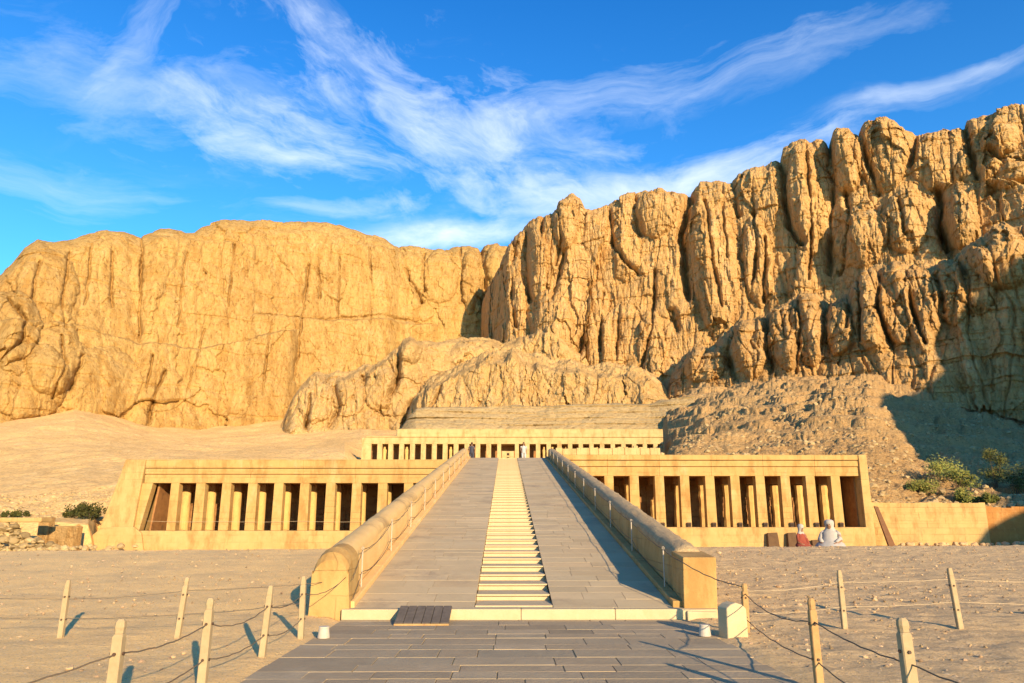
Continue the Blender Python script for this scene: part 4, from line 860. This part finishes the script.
for k, (u, yy, w, h_, tn, lab) in enumerate([(913, 70, 1.7, 1.3, 1.7, 'sunlit green shrub, leftmost on the slope above the retaining wall'), (934, 76, 2.2, 2.3, 2.2, 'tall yellow green shrub in the middle of the lit slope bushes'), (951, 72, 2.0, 1.6, 1.8, 'round green shrub just right of the tallest lit bush'),
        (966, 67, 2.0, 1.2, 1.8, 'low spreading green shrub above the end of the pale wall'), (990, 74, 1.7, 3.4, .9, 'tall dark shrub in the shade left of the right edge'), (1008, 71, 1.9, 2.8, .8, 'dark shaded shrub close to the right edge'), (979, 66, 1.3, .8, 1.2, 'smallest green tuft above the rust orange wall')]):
    x, y, z = HZR(u, yy); shrub(x, y, z-.1, w*1.35, h_*1.25, 1800, tn, lab)  # tint lightens lit shrubs, darkens shaded ones: light put into leaf colour
for k, (u, yy, w, h_, tn, lab) in enumerate([(99, 61, 2.6, 1.4, .38, 'dark dry shrub against the left end of the left hall'), (84, 63, 1.8, 1.2, .4, 'smaller dark shrub left of the one by the hall'), (20, 67, 2.8, .8, .5, 'low dark scrub behind the pale slab at the left edge')]):  # the pair by the hall have the recess shade in their leaf tint
    x, y, z = HZL(u, yy); shrub(x, y, z-.1, w, h_, 900, tn, lab)
# ------------------------------------------------------------------ people
def body(name, J, E, m, parent, root=0):
    me = bpy.data.meshes.new(name); me.from_pydata([j[:3] for j in J], E, []); o = link(name, me, m, parent)
    sk = o.modifiers.new('skin', 'SKIN'); 
    for i, j in enumerate(J): me.skin_vertices[0].data[i].radius = (j[3], j[4] if len(j) > 4 else j[3])
    me.skin_vertices[0].data[root].use_root = True
    ss = o.modifiers.new('sub', 'SUBSURF'); ss.levels = 2; ss.render_levels = 2
    dg = bpy.context.evaluated_depsgraph_get(); nm = bpy.data.meshes.new_from_object(o.evaluated_get(dg)); o.modifiers.clear(); o.data = nm
    if not nm.materials: nm.materials.append(m)
    nm.polygons.foreach_set('use_smooth', [True]*len(nm.polygons)); return o
def sections(mb, S, n=20, fold=.0, sd=0):
    vs = []
    for i, (cx, cy, z, rx, ry) in enumerate(S):
        for k in range(n):
            a = 2*math.pi*k/n; q = 1+fold*math.sin(k*2.7+sd)*(1-i/len(S)); vs.append((cx+rx*q*math.cos(a), cy+ry*q*math.sin(a), z))
    m_ = len(S); mb.add(vs, [(i*n+k, i*n+(k+1) % n, (i+1)*n+(k+1) % n, (i+1)*n+k) for i in range(m_-1) for k in range(n)]+[tuple(reversed(range(n))), tuple(range((m_-1)*n, m_*n))])
def seated(x, y, rz, label, robe, s=1.0, turn=0.):
    o = empty('person', (x, y, gz(x, y)-.12), label, 'person', rz=rz); o.scale = (s, s, s)
    J = [(0, 0, .12, .15, .12), (0, .02, .3, .14, .1), (0, .02, .5, .17, .11), (0, .0, .585, .055), (0, -.01, .66, .07, .08), (0, -.02, .74, .085, .1), (0, -.01, .80, .06, .075),
         (.2, .02, .53, .055), (.3, -.06, .32, .045), (.2, -.26, .22, .036), (.13, -.31, .21, .03), (-.2, .02, .53, .055), (-.3, -.06, .32, .045), (-.2, -.26, .22, .036), (-.13, -.31, .21, .03),
         (.10, -.05, .09, .06), (.30, -.22, .07, .04), (.05, -.32, .04, .03), (-.10, -.05, .09, .06), (-.28, -.22, .07, .04), (-.05, -.36, .04, .03), (0, -.135, .725, .016)]
    E = [(0, 1), (1, 2), (2, 3), (3, 4), (4, 5), (5, 6), (2, 7), (7, 8), (8, 9), (9, 10), (2, 11), (11, 12), (12, 13), (13, 14), (0, 15), (15, 16), (16, 17), (0, 18), (18, 19), (19, 20), (5, 21)]
    body('body', J, E, M['skin'], o)
    mb = MB(); sections(mb, [(0, -.12, -.02, .44, .38), (0, -.11, .10, .43, .36), (0, -.06, .22, .36, .29), (0, .0, .30, .235, .18), (0, .02, .42, .225, .155), (0, .02, .52, .235, .14), (0, .01, .565, .17, .105), (0, .0, .60, .075, .07)], 28, .05, x)
    for sd in (-1, 1): mb.tube([(sd*.15, .02, .535), (sd*.22, .01, .48), (sd*.275, -.05, .33), (sd*.19, -.22, .24)], [.07, .07, .068, .06], 12)
    mb.build('robe', M[robe], o, smooth=True)
    mb = MB(); sections(mb, [(0, .045, .43, .235, .155), (0, .04, .51, .245, .155), (0, .035, .565, .19, .13), (0, .04, .62, .135, .105), (0, .035, .67, .115, .105), (0, .02, .735, .125, .13), (0, .01, .79, .135, .145), (0, .01, .85, .12, .13), (0, .015, .885, .06, .07)], 20, .06, 3)
    mb.build('headscarf', M['robe_w'], o, smooth=True)
    mb = MB()
    for sd in (-1, 1): mb.lathe([(.004, .735), (.011, .742), (.011, .748), (.004, .756)], 8, (sd*.034, -.118))
    mb.build('eyes', M['dark'], o)
    return o
seated(12.2, 29.0, R(-35), 'person in a white robe and headscarf seated by the right hall', 'robe_w', 1.32)
seated(11.1, 29.0, R(20), 'person in a red robe and white headscarf seated left of the white robed one', 'robe_r', 1.14).scale = (.80, .85, 1.14)
def standing(x, y, z, rz, label, top, legs, s=1.0):
    o = empty('person', (x, y, z), label, 'person', rz=rz); o.scale = (s, s, s)
    J = [(0, 0, .92, .14, .10), (0, 0, 1.15, .12, .09), (0, 0, 1.38, .17, .1), (0, 0, 1.48, .055), (0, -.01, 1.56, .07, .08), (0, -.02, 1.65, .078, .1), (0, -.01, 1.72, .055, .07),
         (.19, 0, 1.4, .055), (.25, .03, 1.12, .042), (.24, -.05, .88, .032), (.24, -.07, .78, .03), (-.19, 0, 1.4, .055), (-.26, .03, 1.12, .042), (-.2, -.12, .95, .032), (-.18, -.18, .9, .03),
         (.1, 0, .84, .09), (.11, -.02, .48, .06), (.11, .02, .09, .04), (.12, -.15, .04, .035), (-.1, 0, .84, .09), (-.11, -.04, .48, .06), (-.11, .02, .09, .04), (-.12, -.15, .04, .035), (0, -.125, 1.63, .015)]
    E = [(0, 1), (1, 2), (2, 3), (3, 4), (4, 5), (5, 6), (2, 7), (7, 8), (8, 9), (9, 10), (2, 11), (11, 12), (12, 13), (13, 14), (0, 15), (15, 16), (16, 17), (17, 18), (0, 19), (19, 20), (20, 21), (21, 22), (5, 23)]
    body('body', J, E, M['skin'], o)
    mb = MB(); sections(mb, [(0, 0, .80, .185, .135), (0, 0, .95, .175, .13), (0, 0, 1.15, .16, .12), (0, 0, 1.36, .205, .13), (0, 0, 1.43, .15, .1), (0, 0, 1.48, .07, .07)], 18, .03)
    for sd in (-1, 1): mb.tube([(sd*.16, 0, 1.4), (sd*.22, 0, 1.36), (sd*.255, .03, 1.12)], [.07, .068, .056], 10)
    mb.build('shirt', M[top], o, smooth=True)
    mb = MB(); 
    for sd in (-1, 1): mb.tube([(sd*.09, 0, .9), (sd*.105, 0, .82), (sd*.11, -.03, .48), (sd*.11, .02, .1)], [.1, .105, .08, .06], 12)
    mb.build('trousers', M[legs], o, smooth=True)
    mb = MB(); sections(mb, [(0, .03, 1.6, .085, .075), (0, .015, 1.68, .092, .10), (0, .0, 1.745, .075, .09), (0, 0, 1.775, .03, .04)], 14); mb.build('hair', M['dark'], o, smooth=True)
    return o
standing(-2.95, 61.2, 5.985, R(170), 'person in dark clothes standing at the head of the left ramp wall', 'robe_d', 'robe_d')
standing(1.3, 60.6, 5.985, R(10), 'person in a grey shirt standing just right of the stair head', 'robe_g', 'robe_g', .97)
